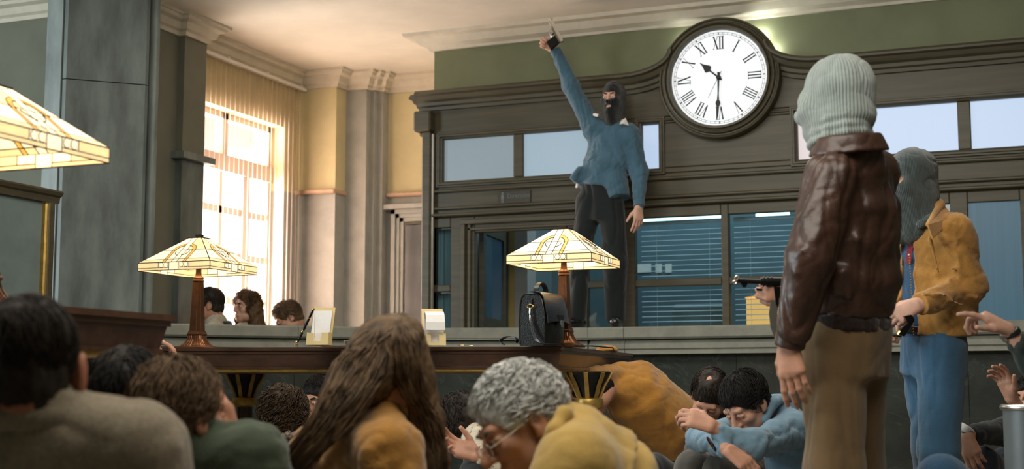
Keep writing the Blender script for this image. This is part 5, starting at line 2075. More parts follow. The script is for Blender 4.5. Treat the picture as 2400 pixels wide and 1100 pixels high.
B = balaclava(H3, t=.013, drape=[(H3.p(0, .02, -.11), H3.p(0, .015, -.20), .074, .070), (H3.p(0, -.03, -.10), H3.p(0, -.035, -.15), .074, .085)])
B.cap(H3.p(0, .02, -.19), H3.p(0, .075, -.235), .06, .018, .03)
B.cap(H3.p(-.03, .125, .008), H3.p(.030, .125, .008), .022 * H3.s, k=.004, m='-')
B.cap(H3.p(-.034, .142, .006), H3.p(.034, .142, .006), .024 * H3.s, k=.004, m='-')
B.cap(H3.p(-.040, .112, .007), H3.p(.040, .112, .007), .024 * H3.s, k=.004, m='-')
H3.e(B, -.040, .105, .008, .026, .034, .020, .004, '-')
H3.e(B, .040, .105, .008, .026, .034, .020, .004, '-')
for i in range(8):
    a0, a1 = -.4 + i * .5, -.4 + (i + 1) * .5
    q = [H3.p(.092 * math.cos(a), -.005 - .085 * math.sin(a), -.158 + .035 * math.sin(a) - .01) for a in (a0, a1)]
    B.cap(q[0], q[1], .018, k=.01)
surf('balaclava', B, knit('dark_grey_fine_knit', (.065, .085, .085), r3, H3, 90, depth=.45), r3, (.006, 14, H3.R[0] + H3.R[2] * .5, .5, 6))
PO = cloth('blue_knit_polo', (.018, .075, .17), bump=.3, bscale=150)
ps = SDF(.009)
ps.con(K3(2178, 775, -.01), K3(2180, 590), side, (.138, .100), (.145, .100), .03, rnd=.02).con(K3(2180, 600), K3(2178, 520), side, (.145, .100), (.09, .07), .03)
ps.cap(K3(2170, 525), K3(2160, 508), .07, .066, .03)
surf('polo_shirt', ps, PO, r3, (.004, 9, Zv, .4, 2))
SU = mat('tan_suede', (.40, .20, .048), .85, var=.22, vscale=10, bump=.3, bscale=220, spec=.15, sheen=.35)
jk = SDF(.0085)
jk.con(K3(2200, 788, -.01), K3(2198, 640), side, (.170, .142), (.176, .146), .04, rnd=.012)
jk.con(K3(2198, 650), K3(2192, 560), side, (.176, .146), (.185, .130), .04, rnd=.03)
jk.con(K3(2192, 570), K3(2182, 515), side, (.185, .130), (.12, .08), .05, rnd=.03)
jk.cap(SN + (SF - SN) * .05, SF - (SF - SN) * .05, .072, .072, .05)
limb(jk, [SN, EN, WN + nv(EN - WN) * .04], [.078, .068, .050], .035)
limb(jk, [SF, EF, WF + nv(EF - WF) * .04], [.076, .066, .050], .035)
# open front: wedge cut away down the middle of the chest
fr0, fr1 = K3(2180, 530) + fc * .16, K3(2190, 815) + fc * .18
jk.con(fr0 + Zv * .03 + side * .035, fr1 + side * .03, side, (.034, .15), (.052, .15), .004, '-', rnd=.005)
for a, b, r_ in (((2225, 655, -.20), (2290, 700, -.20), .012), ((2200, 690, -.28), (2255, 715, -.26), .012), ((2232, 630, -.20), (2282, 655, -.19), .011), ((2238, 560, -.20), (2250, 640, -.195), .012), ((2180, 560, -.19), (2200, 640, -.19), .012), ((2165, 690, -.30), (2215, 690, -.29), .010)):
    jk.cap(K3(*a), K3(*b), r_, r_ * .6, .018)
surf('suede_jacket', jk, SU, r3, (.010, 9, nv(EN - SN) + RGT * .6, .4, 31), (.005, 22, nv(EN - WN), .4, 35))
# turned-down collar points and zip
colS = SDF(.005)
cpts = [(K3(2201, 472, -.03), K3(2238, 512, -.10), K3(2185, 560, -.25), K3(2174, 528, -.24))]
for q in cpts:
    MB().slab(q, .009).build('collar', SU, r3)
colS.cap(K3(2176, 527, -.215), K3(2203, 482, -.06), .012, .016, .01).cap(K3(2203, 482, -.06), K3(2200, 478, .06), .018, .018, .02).cap(K3(2200, 478, .06), K3(2160, 515, .16), .018, .012, .02)
surf('collar', colS, SU, r3)
zp = MB()
for t_i in np.linspace(.3, 1, 30):
    c_ = (fr0 - fc * .02) * (1 - t_i) + (fr1 - fc * .028) * t_i + side * (-.002 - .022 * t_i) + Zv * (.0 + .04 * t_i)
    zp.box(c_ - .003, c_ + .003)
zp.build('zip', M['brass'], r3)
MB().ribbon([K3(2180, 600 + (q_ - 600)) + fc * (.078 + .03 * (q_ - 535) / 80) + side * .02 for q_ in (535, 560, 590, 620)], side, .03, .008).build('placket', cloth('red_placket', (.20, .02, .035), bump=.1), r3)
for py in (552, 575, 600):
    MB().sphere(K3(2180, py) + fc * (.083 + .03 * (py - 535) / 80) + side * .02, .005, 8).build('button', M['paper'], r3, True)
TJ = cloth('mid_blue_trousers', (.045, .115, .20), bump=.3, bscale=260)
tr_ = SDF(.010)
tr_.con(K3(2188, 880), K3(2186, 768), side, (.150, .125), (.142, .112), .03)
limb(tr_, [hN, kN, aN], [.105, .088, .085], .03)
limb(tr_, [hF, kF, aF], [.105, .086, .084], .03)
tr_.cut(np.array([0, 0, .035]), (0, 0, -1))
surf('trousers', tr_, TJ, r3, (.010, 6, Zv, .18, 41), (.004, 15, Zv, .3, 5))
bl = SDF(.006)
bl.con(K3(2186, 782), K3(2186, 762), side, (.150, .122), (.150, .122), .005, rnd=.006)
surf('belt', bl, M['blackleather'], r3)
cuff(r3, WN + nv(EN - WN) * .012, EN - WN, .047, .05, SU)
shoe(r3, np.array([aN[0], aN[1], .077]), fc, bs)
shoe(r3, np.array([aF[0], aF[1], .077]), fc, bs)
# dark pistol at his belt
p3 = thing('pistol', K3(2120, 760, -.30), 'black pistol held against the belt of the tan jacket robber', 'pistol')


def PS(px, py, dd=-.31):
    return K3(px, py, dd)


MB().slab([PS(2106, 783), PS(2112, 770), PS(2126, 758), PS(2136, 745), PS(2142, 752), PS(2130, 770), PS(2118, 789)], .022).build('slide', gm, p3)
MB().slab([PS(2118, 742), PS(2134, 738), PS(2142, 748), PS(2128, 760)], .024).build('grip', gm, p3)
MB().tube([PS(2105, 785), PS(2110, 777)], .008, 8).build('muzzle', M['brass'], p3, True)


# ================================================================ the crowd on the floor
def G3(px, d, z):
    """point in picture column px, at camera depth d and height z"""
    p0, p1 = J(px, 0, d), J(px, 1000, d)
    t = (z - p0[2]) / (p1[2] - p0[2])
    return p0 + (p1 - p0) * t


def floor_at(p, z):
    return np.array([p[0], p[1], z])


def folk(label, H, neck, chest, hip, side, arms, legs, top, low, sk, w=.165, dp=.115, fold=.012, h=.010, eyes=False, brow=None, ears=True, topname='jacket', shoes=True, hip_w=.16, collar=.07, extra=None, bodyh=.014, headh=.0065, female=False, fdir=None, foldf=8, seed=1, nose=1.0, trap=.06):
    base = np.mean([l[1] for l in legs], 0) if legs else hip
    root = person(label, (hip[0], hip[1], min(hip[2] - .12, 0) if hip[2] < .3 else 0))
    LOCS[root.name] = np.array([hip[0], hip[1], 0.0])
    root.location = (hip[0], hip[1], 0)
    side = nv(side)
    b = SDF(bodyh)
    b.con(hip, chest, side, (.10, .075), (.11, .075), .03).con(chest, neck, side, (.11, .075), (.06, .05), .03)
    b.cap(neck, H.p(0, -.02, -.06), .052, .05)
    parts = [b]
    for a in arms:
        limb(b, [a['S'], a['E'], a['W']], [.045, .038, .026])
        if a.get('hand'):
            parts.append(hand_ops(a.get('HW', a['W']), fore=a['W'] + nv(a['E'] - a['W']) * .03, **a['hand']))
    for l in legs:
        limb(b, l, [.07, .052, .038])
    parts.append(H.build(headh, nose=nose, ears=ears, neck=neck))
    joined('body', parts, sk, root)
    if eyes:
        H.details(root, brow=brow)
    t = SDF(h)
    t.con(hip, chest, side, (w * .95, dp), (w, dp), .04, rnd=.03)
    t.con(chest, neck, side, (w, dp), (.085, .065), .05, rnd=.02)
    if len(arms) == 2:
        t.cap(arms[0]['S'], arms[1]['S'], trap, trap, .05)
    for a in arms:
        t.cap(neck, a['S'], collar * .9, trap, .05)
        rr = a.get('r', (.075, .064, .047))
        limb(t, [a['S'], a['E'], a['W'] + nv(a['E'] - a['W']) * .025], rr, .035)
    if collar:
        t.cap(neck, neck + nv(H.c - neck) * .035, collar, collar * .95, .03)
    if extra: extra(t)
    surf(topname, t, top, root, (fold, foldf, fdir if fdir is not None else nv(chest - hip) + RGT * .4, .22, seed), (fold * .4, foldf * 2.3, RGT + Zv * .3, .25, seed + 3))
    if legs:
        l_ = SDF(.013)
        l_.con(hip - Zv * .0, hip + nv(chest - hip) * .10, side, (hip_w, .13), (hip_w * .95, .12), .03)
        for l in legs:
            limb(l_, l, [.098, .076, .062], .03)
        l_.cut(np.array([0, 0, .006]), (0, 0, -1))
        surf('trousers', l_, low, root, (.012, 7, Zv, .4, seed + 9))
        if shoes:
            for l in legs:
                if l[2][2] < .2:
                    shoe(root, np.array([l[2][0], l[2][1], .077]), nv(l[2] - l[1]) + .001, bs)
    return root


def seat(px, d, dirv, sidev, sp=.10, kz=.36, reach=.32):
    """hip on the floor, knees drawn up in direction dirv"""
    hip = G3(px, d, .13)
    dv, sv = nv(dirv), nv(sidev)
    legs = []
    for g in (-1, 1):
        h0 = hip + sv * g * .09 - Zv * .01
        k0 = h0 + dv * reach + sv * g * sp * .5
        k0[2] = kz
        a0 = k0 + dv * .14
        a0[2] = .08
        legs.append([h0, k0, a0])
    return hip, legs


TW = mat('brown_grey_tweed', (.26, .215, .15), .9, var=.25, vscale=120, bump=.4, bscale=320, spec=.15, sheen=.3)
DK = cloth('charcoal_cloth', (.022, .024, .026), bump=.2)
GRY = cloth('grey_trousers', (.075, .072, .062), bump=.2)
GRN = cloth('green_coat_cloth', (.052, .072, .044), bump=.25)
OCH = mat('ochre_corduroy', (.36, .17, .03), .85, var=.15, vscale=12, bump=.3, bscale=200, spec=.15, sheen=.4)
BRH = mat('brown_hair', (.11, .066, .034), .62, var=.4, vscale=60, spec=.25)
BKH = mat('black_hair', (.010, .008, .007), .62, var=.3, vscale=60, spec=.25)
DBH = mat('dark_brown_hair', (.022, .015, .010), .62, var=.4, vscale=60, spec=.25)
GYH = mat('silver_grey_hair', (.56, .56, .53), .62, var=.5, vscale=50, spec=.25)
CUH = mat('chestnut_curls', (.085, .045, .018), .62, var=.45, vscale=70, spec=.25)

# ---- tweed jacket man, nearest at the left, seen from behind
H = Head(J(66, 872, 2.5), nv(fh * .97 - RGT * .22), Zv, 1.05)
hip, legs = seat(60, 2.65, fh, RGT)
m1 = folk('man in a brown grey tweed jacket seen from behind at the lower left', H, J(62, 985, 2.5), J(62, 1110, 2.52), hip, RGT,
          [dict(S=J(315, 1062, 2.5), E=J(420, 1330, 2.55), W=G3(330, 2.85, .30), r=(.088, .070, .05)), dict(S=J(-195, 1062, 2.5), E=J(-290, 1330, 2.55), W=G3(-200, 2.85, .30), r=(.088, .070, .05))],
          legs, TW, DK, skin('flushed_skin', (.40, .155, .09)), w=.20, dp=.13, collar=.085, fold=.014, foldf=6, seed=4, trap=.085)
short_hair(H, m1, DBH, .9, seed=2, n=1300, length=.06, r0=.0016, bias=(.2, 0, -.6), lift=.02)
for g in (1,):
    S = SDF(.004)
    H.e(S, .088, -.008, -.004, .011, .024, .038, .006)
    H.e(S, .096, .004, .002, .008, .012, .022, .006, '-')
    surf('ear', S, MATS['flushed_skin'], m1)
ck_ = SDF(.007)
for i in range(9):
    a0, a1 = .45 + i * .25, .45 + (i + 1) * .25
    q0, q1 = [J(64, 955, 2.5) + RGT * .095 * math.cos(a) - fh * .08 * math.sin(a) for a in (a0, a1)]
    ck_.cap(q0 + Zv * .018, q1 + Zv * .018, .014, k=.012).cap(q0 - Zv * .015, q1 - Zv * .015, .022, k=.02)
surf('collar', ck_, TW, m1)

# ---- black-haired head behind the tweed shoulder
H = Head(J(298, 955, 3.25), nv(fh), Zv, .98)
hip, legs = seat(300, 3.35, fh, RGT)
m2 = folk('black haired person in a pale denim shirt between tweed jacket and near desk', H, J(295, 1050, 3.27), J(295, 1140, 3.3), hip, RGT,
          [dict(S=J(430, 1080, 3.27), E=J(450, 1290, 3.35), W=G3(400, 3.6, .3)), dict(S=J(165, 1075, 3.27), E=J(150, 1290, 3.35), W=G3(190, 3.6, .3))],
          legs, cloth('pale_denim', (.16, .24, .27), bump=.25), DK, SK2, seed=7, topname='shirt')
short_hair(H, m2, BKH, 2.6, seed=3, n=900, length=.07, r0=.0018, low=-.10)

# ---- brown hair, green coat, hand to the cheek
H = Head(J(424, 985, 3.1), nv(fh * .80 + RGT * .62), Zv - RGT * .05, .98)
hip, legs = seat(470, 3.25, fh, RGT)
m3 = folk('person with thinning brown hair and a green coat, hand raised to the cheek', H, J(450, 1075, 3.12), J(490, 1160, 3.15), hip, nv(RGT * .9 - fh * .3),
          [dict(S=J(590, 1082, 3.08), E=J(640, 1230, 3.25), W=J(552, 1040, 3.36), HW=J(548, 1030, 3.36), r=(.084, .066, .046), hand=dict(d=nv(Zv * .95 - RGT * .25), n=nv(-RGT * .9 - Zv * .2), thumb=1, curl=(.3, .35, .4, .45), tcurl=.1, sc=.95)),
           dict(S=J(345, 1110, 3.14), E=J(330, 1290, 3.2), W=G3(400, 3.55, .3))],
          legs, GRN, DK, SK2, w=.19, dp=.13, collar=.085, fold=.012, seed=11, topname='coat', trap=.075)
short_hair(H, m3, BRH, 2.2, seed=5, n=1200, length=.085, r0=.0018, bias=(0, -.3, -.8), lift=.07, low=-.10, curl=.004)

# ---- woman with long hair in an ochre jacket
H = Head(J(918, 872, 3.5), nv(RGT * .80 + fh * .60 + Zv * .05), Zv - RGT * .05, .98)
hip, legs = seat(860, 3.6, nv(fh + RGT * .2), nv(RGT - fh * .2))
m6 = folk('woman with very long brown hair in an ochre jacket, seen from behind', H, J(895, 985, 3.5), J(865, 1100, 3.5), hip, nv(RGT * .95 + fh * .2),
          [dict(S=J(905, 1062, 3.30), E=J(965, 1240, 3.25), W=G3(960, 3.6, .3), r=(.088, .075, .05)), dict(S=J(755, 1062, 3.5), E=J(715, 1240, 3.5), W=G3(780, 3.8, .3), r=(.080, .068, .05))],
          legs, OCH, DK, SK, w=.175, dp=.125, collar=.08, fold=.012, seed=15, trap=.072)
hs = SDF(.007)
H.e(hs, 0, -.018, .045, .086, .108, .096)
H.e(hs, 0, .125, -.05, .085, .085, .11, .02, '-')
for g_ in ([(905, 815, 3.46), (855, 890, 3.40), (795, 965, 3.34), (735, 1040, 3.30), (685, 1110, 3.30)], [(935, 800, 3.50), (965, 890, 3.50), (995, 980, 3.50), (1015, 1080, 3.48), (1022, 1190, 3.46)]):
    pts = [J(*q) for q in g_]
    limb(hs, pts, [.070, .052, .036, .026, .018] if g_[0][0] != 935 else [.070, .058, .046, .040, .034], .03)
H.e(hs, 0, -.05, -.02, .07, .07, .075, .03)
Vh, Fh = hs.mesh()
Vh = folds(Vh, Fh, .007, 26, nv(RGT * -.6 - Zv), .2, 3)
rng = np.random.default_rng(4)
SP = []
root_c = H.p(0, -.018, .045)
for i in range(1150):
    t = rng.uniform(0, 1)
    left = t < .66
    u = rng.uniform(-1, 1)
    # root along the parting at the top of the head
    r0_ = J(930 + 18 * u, 745 + 10 * abs(u) + rng.uniform(0, 16), 3.5 + .05 * u)
    w_ = rng.uniform(0, 1)
    if left:
        guide = [(910 - 48 * w_, 785 + 14 * w_, 3.41), (872 - 45 * w_ + 34 * u, 855 + 12 * u, 3.37), (828 - 35 * w_ + 30 * u, 922 + 12 * u, 3.31), (768 - 15 * w_ + 26 * u, 1000 + 14 * u, 3.27), (718 - 15 * w_ + 24 * u, 1065 + 14 * u, 3.265), (676 - 15 * w_ + 26 * u, 1125, 3.28)]
    else:
        guide = [(930 + 45 * w_, 785 + 10 * w_, 3.41), (930 + 55 * w_, 860, 3.40), (950 + 45 * w_, 925 + 10 * u, 3.41), (1000 + 28 * u, 1000, 3.43), (1015 + 26 * u, 1090, 3.42), (1020 + 26 * u, 1200, 3.42)]
    P = np.array([r0_] + [J(*q) for q in guide])
    P[1:] += rng.normal(size=(6, 3)) * .006
    tt = np.linspace(0, 6, 15)
    k0 = np.clip(np.floor(tt).astype(int), 0, 5)
    fr = (tt - k0)[:, None]
    Pm = np.concatenate([P[:1] * 2 - P[1:2], P, P[-1:] * 2 - P[-2:-1]])
    a_, b_, c_, d_3 = Pm[k0], Pm[k0 + 1], Pm[k0 + 2], Pm[k0 + 3]
    Q = .5 * ((2 * b_) + (-a_ + c_) * fr + (2 * a_ - 5 * b_ + 4 * c_ - d_3) * fr ** 2 + (-a_ + 3 * b_ - 3 * c_ + d_3) * fr ** 3)
    wv = rng.uniform(0, 6)
    Q = Q + np.outer(np.sin(np.linspace(0, 9, 15) + wv) * .004 * np.linspace(0, 1, 15), RGT)
    SP.append(Q)
LHM = mat('long_brown_hair', (.045, .028, .015), .60, var=.5, vscale=30, spec=.25, col2=(.17, .105, .055))
joined('hair', [(Vh, Fh), strand_mesh(np.array(SP), .0026)], LHM, m6)

# ---- silver-haired man bowed forward, wire glasses, yellow ochre jacket
H = Head(J(1228, 998, 3.3), nv(-RGT * .80 - Zv * .50 - fh * .34), nv(Zv * .83 - RGT * .46), 1.05)
hip, legs = seat(1560, 3.45, nv(-RGT * .9 + fh * .3), nv(fh))
YO = mat('yellow_ochre_cotton', (.43, .28, .075), .85, var=.12, vscale=10, bump=.25, bscale=240, spec=.15, sheen=.3)
m7 = folk('silver haired man with wire glasses bowing his head, yellow ochre jacket', H, J(1345, 1035, 3.3), J(1420, 1105, 3.32), hip, nv(fh * .9 + RGT * .2),
          [dict(S=J(1352, 1100, 3.14), E=J(1270, 1200, 3.1), W=J(1180, 1190, 3.2), r=(.085, .07, .05)), dict(S=J(1370, 1085, 3.47), E=J(1300, 1200, 3.55), W=J(1200, 1190, 3.4), r=(.085, .07, .05))],
          legs, YO, GRY, skin('ruddy_skin', (.44, .215, .125)), w=.20, dp=.12, collar=.085, fold=.006, seed=19, eyes=True, brow=mat('grey_brow_hair', (.10, .09, .08), .6), nose=1.12, headh=.0045, trap=.09, foldf=7)
short_hair(H, m7, GYH, 1.4, seed=8, n=2300, length=.048, r0=.0018, crown=(0, -.35, .9), bias=(0, .3, -.2), lift=.09, curl=.005, curlf=6, amp=.006)
gls = thing('glasses', H.p(0, .11, 0), 'thin wire glasses low on the nose of the silver haired man', 'glasses')
for g in (-1, 1):
    fr_ = MB().tube([H.p(g * .030 + .021 * math.cos(a), .113, -.004 + .017 * math.sin(a)) for a in np.linspace(0, 2 * PI, 21)], .0012, 6).build('rim', M['chrome'], gls, True)
    MB().slab([H.p(g * .030 + .020 * math.cos(a), .113, -.004 + .016 * math.sin(a)) for a in np.linspace(0, 2 * PI, 17)[:-1]], .001).build('lens', M['glass'], gls)
    MB().tube([H.p(g * .051, .112, .0), H.p(g * .076, .06, .004), H.p(g * .083, .0, .012)], .0012, 6).build('temple', M['chrome'], gls, True)
MB().tube([H.p(-.009, .115, .0), H.p(0, .121, .003), H.p(.009, .115, .0)], .0012, 6).build('bridge', M['chrome'], gls, True)
ck_ = SDF(.006)
for q0, q1 in (((1300, 1010, 3.18), (1322, 972, 3.22)), ((1322, 972, 3.22), (1340, 965, 3.30)), ((1340, 965, 3.30), (1345, 985, 3.40)), ((1300, 1010, 3.18), (1282, 1050, 3.18))):
    ck_.cap(J(*q0), J(*q1), .017, .017, .02)
surf('collar', ck_, YO, m7)

# ---- curly-haired woman and the man facing her, in front of the counter
H = Head(J(668, 968, 6.3), nv(fh * .9 + RGT * .4), Zv, .96)
hip, legs = seat(680, 6.35, fh * .3 + RGT, fh)
m4 = folk('woman with a round mass of dark curls and a flowered collar below the desk', H, J(668, 1020, 6.3), J(672, 1085, 6.3), hip, RGT,
          [dict(S=J(735, 1062, 6.3), E=J(750, 1150, 6.25), W=G3(720, 6.0, .3)), dict(S=J(602, 1062, 6.3), E=J(590, 1150, 6.3), W=G3(610, 6.5, .3))], legs, cloth('dark_green_cardigan', (.02, .032, .026)), DK, SK, seed=23)
S = SDF(.008)
H.e(S, 0, -.02, .02, .108, .110, .118)
H.e(S, 0, -.03, -.05, .105, .09, .075, .04)
H.e(S, 0, .14, -.03, .07, .07, .10, .02, '-')
V1, F1 = S.mesh()
V1 = folds(V1, F1, .012, 45, Zv, 1.0, 5)
V2, F2 = hair_on(H, 900, lambda D: ~((D[:, 1] > .6) & (D[:, 2] < .45)) & (D[:, 2] > -.85), (0, -.2, .95), .10, .0026, (.106, .108, .115), (0, -.02, .01), .10, .010, 14, 12, 3)
joined('hair', [(V1, F1), (V2, F2)], mat('dark_chestnut_curls', (.055, .033, .017), .6, var=.5, vscale=70, spec=.25), m4)
FLW = mat('flowered_cotton', (.62, .52, .42), .8, var=.1, vscale=95, col2=(.06, .035, .03))
sc_ = SDF(.007)
for i in range(10):
    a0, a1 = 2 * PI * i / 10, 2 * PI * (i + 1) / 10
    sc_.cap(J(668, 1012, 6.3) + RGT * .095 * math.cos(a0) + fh * .085 * math.sin(a0), J(668, 1012, 6.3) + RGT * .095 * math.cos(a1) + fh * .085 * math.sin(a1), .024, k=.02)
surf('flowered_collar', sc_, FLW, m4, (.006, 20, Zv, .5, 4))
H = Head(J(748, 942, 6.9), nv(-fh * .85 - RGT * .42 - Zv * .12), Zv + RGT * .08, .96)
hip, legs = seat(765, 7.1, -fh * .2 - RGT, fh)
m5 = folk('dark haired man whose worried face shows beside the curly haired woman', H, J(752, 1005, 6.95), J(756, 1070, 6.98), hip, RGT,
          [dict(S=J(812, 1045, 6.97), E=J(825, 1140, 6.95), W=G3(800, 6.7, .3)), dict(S=J(695, 1045, 6.97), E=J(690, 1140, 6.95), W=G3(700, 6.7, .3))], legs, cloth('cream_shirt', (.42, .36, .27)), DK, SK, seed=25, eyes=True, brow=BKH, topname='shirt')
short_hair(H, m5, BKH, 1.8, seed=12, n=700, length=.06, lift=.05)

# ---- woman in a crochet jumper, half hidden behind the silver-haired man
H = Head(J(1088, 1000, 5.5), nv(-RGT * .5 + fh * .6 - Zv * .5), nv(Zv * .8 - RGT * .5), .95)
hip = G3(1215, 5.55, .13)
CRO = mat('cream_crochet', (.56, .49, .38), .9, var=.12, vscale=40, bump=.3, bscale=140, spec=.1)
_n, _l = CRO.node_tree.nodes, CRO.node_tree.links
_v = _n.new('ShaderNodeTexVoronoi')
_v.inputs['Scale'].default_value = 55
_tc = [q for q in _n if q.type == 'TEX_COORD'][0]
_l.new(_tc.outputs['Object'], _v.inputs['Vector'])
_r = _n.new('ShaderNodeValToRGB')
_r.color_ramp.elements[0].position, _r.color_ramp.elements[0].color = .16, (.10, .08, .05, 1)
_r.color_ramp.elements[1].position, _r.color_ramp.elements[1].color = .26, (1, 1, 1, 1)
_l.new(_v.outputs['Distance'], _r.inputs['Fac'])
_m = _n.new('ShaderNodeMix')
_m.data_type = 'RGBA'
_m.blend_type = 'MULTIPLY'
_m.inputs[0].default_value = 1
_rp = [q for q in _n if q.type == 'VALTORGB'][0]
_l.new(_rp.outputs[0], _m.inputs[6])
_l.new(_r.outputs[0], _m.inputs[7])
_l.new(_m.outputs[2], _n['Principled BSDF'].inputs['Base Color'])
kn = [J(1130, 1110, 5.25), J(1150, 1112, 5.6)]
legs = [[hip + fh * -.08, kn[0], floor_at(J(1030, 1180, 5.2), .08)], [hip + fh * .08, kn[1], floor_at(J(1050, 1180, 5.6), .08)]]
m8 = folk('woman in a cream crochet jumper lying low behind the silver haired man', H, J(1120, 1010, 5.5), J(1150, 1050, 5.5), hip, nv(fh),
          [dict(S=J(1132, 1040, 5.36), E=J(1172, 1100, 5.25), W=J(1125, 1072, 5.2), HW=J(1118, 1068, 5.2), r=(.07, .058, .046), hand=dict(d=nv(-RGT * .9 + Zv * .35), n=nv(Zv * .5 - fh * .8), thumb=1, curl=(.4, .5, .6, .7), tcurl=.2, sc=.92)),
           dict(S=J(1140, 1040, 5.64), E=J(1190, 1100, 5.75), W=G3(1160, 5.5, .3))], legs, CRO, DK, SK, w=.16, dp=.11, seed=27, topname='jumper', shoes=True)
S = SDF(.008)
H.e(S, 0, -.03, .03, .092, .105, .10)
S.cap(H.p(0, -.07, .0), J(1068, 1050, 5.5), .07, .035, .04)
H.e(S, 0, .13, -.04, .08, .08, .10, .02, '-')
V1, F1 = S.mesh()
V1 = folds(V1, F1, .010, 30, Zv, .4, 5)
V2, F2 = hair_on(H, 500, lambda D: (D[:, 1] < .5) & (D[:, 2] > -.7), (0, -.2, .95), .14, .002, (.094, .108, .10), lift=.08, curl=.008, seed=5)
joined('hair', [(V1, F1), (V2, F2)], DBH, m8)

# ---- man in ochre corduroy folded over beside the desk end, head under the desk
H = Head(J(1392, 918, 7.72), nv(-RGT * .55 - Zv * .75 - fh * .2), nv(Zv * .6 - RGT * .8), 1.0)
hip = G3(1585, 8.15, .30)
knees = [[hip + fh * -.12, floor_at(J(1520, 1100, 7.85), .10), floor_at(J(1610, 1100, 7.9), .08)], [hip + fh * .12, floor_at(J(1520, 1100, 8.3), .10), floor_at(J(1610, 1100, 8.4), .08)]]


def hump(t):
    t.con(J(1590, 1010, 8.1), J(1500, 915, 8.0), fh, (.21, .20), (.20, .165), .06, rnd=.05)
    t.cap(J(1480, 905, 8.0), J(1500, 898, 8.0), .14, .13, .06)
    for a, b in (((1480, 890, 7.865), (1515, 960, 7.855)), ((1520, 900, 7.87), (1570, 985, 7.87)), ((1450, 970, 7.87), (1525, 1040, 7.92))):
        t.cap(J(*a), J(*b), .035, .015, .06)


m9 = folk('man in an ochre corduroy jacket folded over beside the right end of the desk', H, J(1430, 915, 7.85), J(1480, 930, 7.98), hip, fh,
          [dict(S=J(1482, 930, 8.0), E=J(1450, 878, 7.95), W=J(1342, 876, 7.50), HW=J(1338, 882, 7.50), r=(.085, .062, .042), hand=dict(d=nv(-RGT * .25 - Zv * .9), n=nv(RGT * .8 + fh * .5), thumb=-1, curl=(.5, .55, .6, .7), tcurl=.2, sc=1.0)),
           dict(S=J(1475, 950, 8.2), E=J(1450, 1050, 8.2), W=J(1440, 1000, 7.95), r=(.085, .068, .046))], knees, OCH, DK, SK, w=.19, dp=.16, fold=.009, seed=29, extra=hump, foldf=7, trap=.08)
short_hair(H, m9, BKH, 2.0, seed=14, n=700, length=.06, lift=.05)
# unidentified bundle of tan cloth at the back edge of the desk
cp = onZ(1438, 827, .95)
cp = np.array([cp[0] - .02, cp[1] - .06, .951])
cpt = thing('cloth_bundle', cp, 'crumpled tan cloth bundle at the back edge of the long desk', 'cap')
S = SDF(.006)
S.ell(cp + Zv * .010, (.068, .060, .036), k=.01).cap(cp + RGT * -.055 + Zv * .006 - fh * .02, cp + RGT * .01 + Zv * .008 - fh * .05, .011, .011, .01)
S.cut(cp + Zv * .0005, (0, 0, -1))
surf('crown', S, SU, cpt, (.010, 16, RGT, .6, 6))

# ---- balding man behind the blue shirt
H = Head(J(1662, 930, 6.35), nv(-fh * .60 - Zv * .72 - RGT * .28), nv(Zv * .7 - fh * .6), .98)
hip, legs = seat(1740, 6.6, -fh * .6 - RGT, RGT - fh * .4, reach=.36)
m10 = folk('balding dark haired man with bowed head behind the blue shirt', H, J(1705, 960, 6.5), J(1735, 1020, 6.55), hip, nv(RGT - fh * .3),
           [dict(S=J(1650, 1010, 6.5), E=J(1625, 1090, 6.35), W=J(1660, 1060, 6.15)), dict(S=J(1790, 1010, 6.6), E=J(1790, 1100, 6.45), W=J(1720, 1080, 6.3))], legs, cloth('brown_cloth', (.06, .04, .025)), DK, SK, seed=33)
short_hair(H, m10, DBH, 1.4, seed=15, n=900, length=.06, crown=(0, -.3, .95), lift=.04, bald=(.01, .0, .145, .034, .04, .022))

# ---- man in a blue shirt, forehead on his folded arms
H = Head(J(1750, 948, 5.62), nv(-RGT * .58 - Zv * .60 - fh * .52), nv(Zv * .78 - RGT * .42 - fh * .25), 1.0)
hip, legs = seat(1880, 5.85, -RGT * .95 - fh * .35, fh - RGT * .3, kz=.40, reach=.44)
BLU = cloth('sky_blue_shirt', (.16, .27, .36), bump=.15, rough=.75)
m11 = folk('dark haired man in a blue shirt with his forehead on his folded arms', H, J(1822, 965, 5.75), J(1865, 1030, 5.82), hip, nv(fh - RGT * .25),
           [dict(S=J(1858, 1010, 5.62), E=J(1765, 1045, 5.36), W=J(1676, 1006, 5.32), HW=J(1668, 1000, 5.31), r=(.074, .060, .042), hand=dict(d=nv(-RGT * .85 + Zv * .35 + fh * .2), n=nv(-Zv * .5 + fh * .7), thumb=-1, curl=(.6, .7, .8, .9), tcurl=.3, sc=.98)),
            dict(S=J(1790, 985, 5.95), E=J(1640, 1030, 5.70), W=J(1700, 1052, 5.28), HW=J(1706, 1055, 5.26), r=(.07, .058, .040), hand=dict(d=nv(RGT * .75 - Zv * .6 - fh * .2), n=nv(-Zv * .5 + fh * .6 - RGT * .3), thumb=1, curl=(.3, .35, .4, .45), tcurl=.1, sc=.98))],
           legs, BLU, GRY, SK, w=.175, dp=.13, fold=.014, seed=37, topname='shirt', headh=.005, foldf=9)
short_hair(H, m11, BKH, 2.0, seed=16, n=1200, length=.075, r0=.0018, crown=(.25, .05, .95), bias=(0, .2, -.3), lift=.05)
ck_ = SDF(.006)
for q0, q1 in (((1790, 985, 5.58), (1812, 945, 5.62)), ((1812, 945, 5.62), (1845, 930, 5.72)), ((1845, 930, 5.72), (1850, 935, 5.85))):
    ck_.cap(J(*q0), J(*q1), .020, .020, .02)
surf('collar', ck_, BLU, m11)
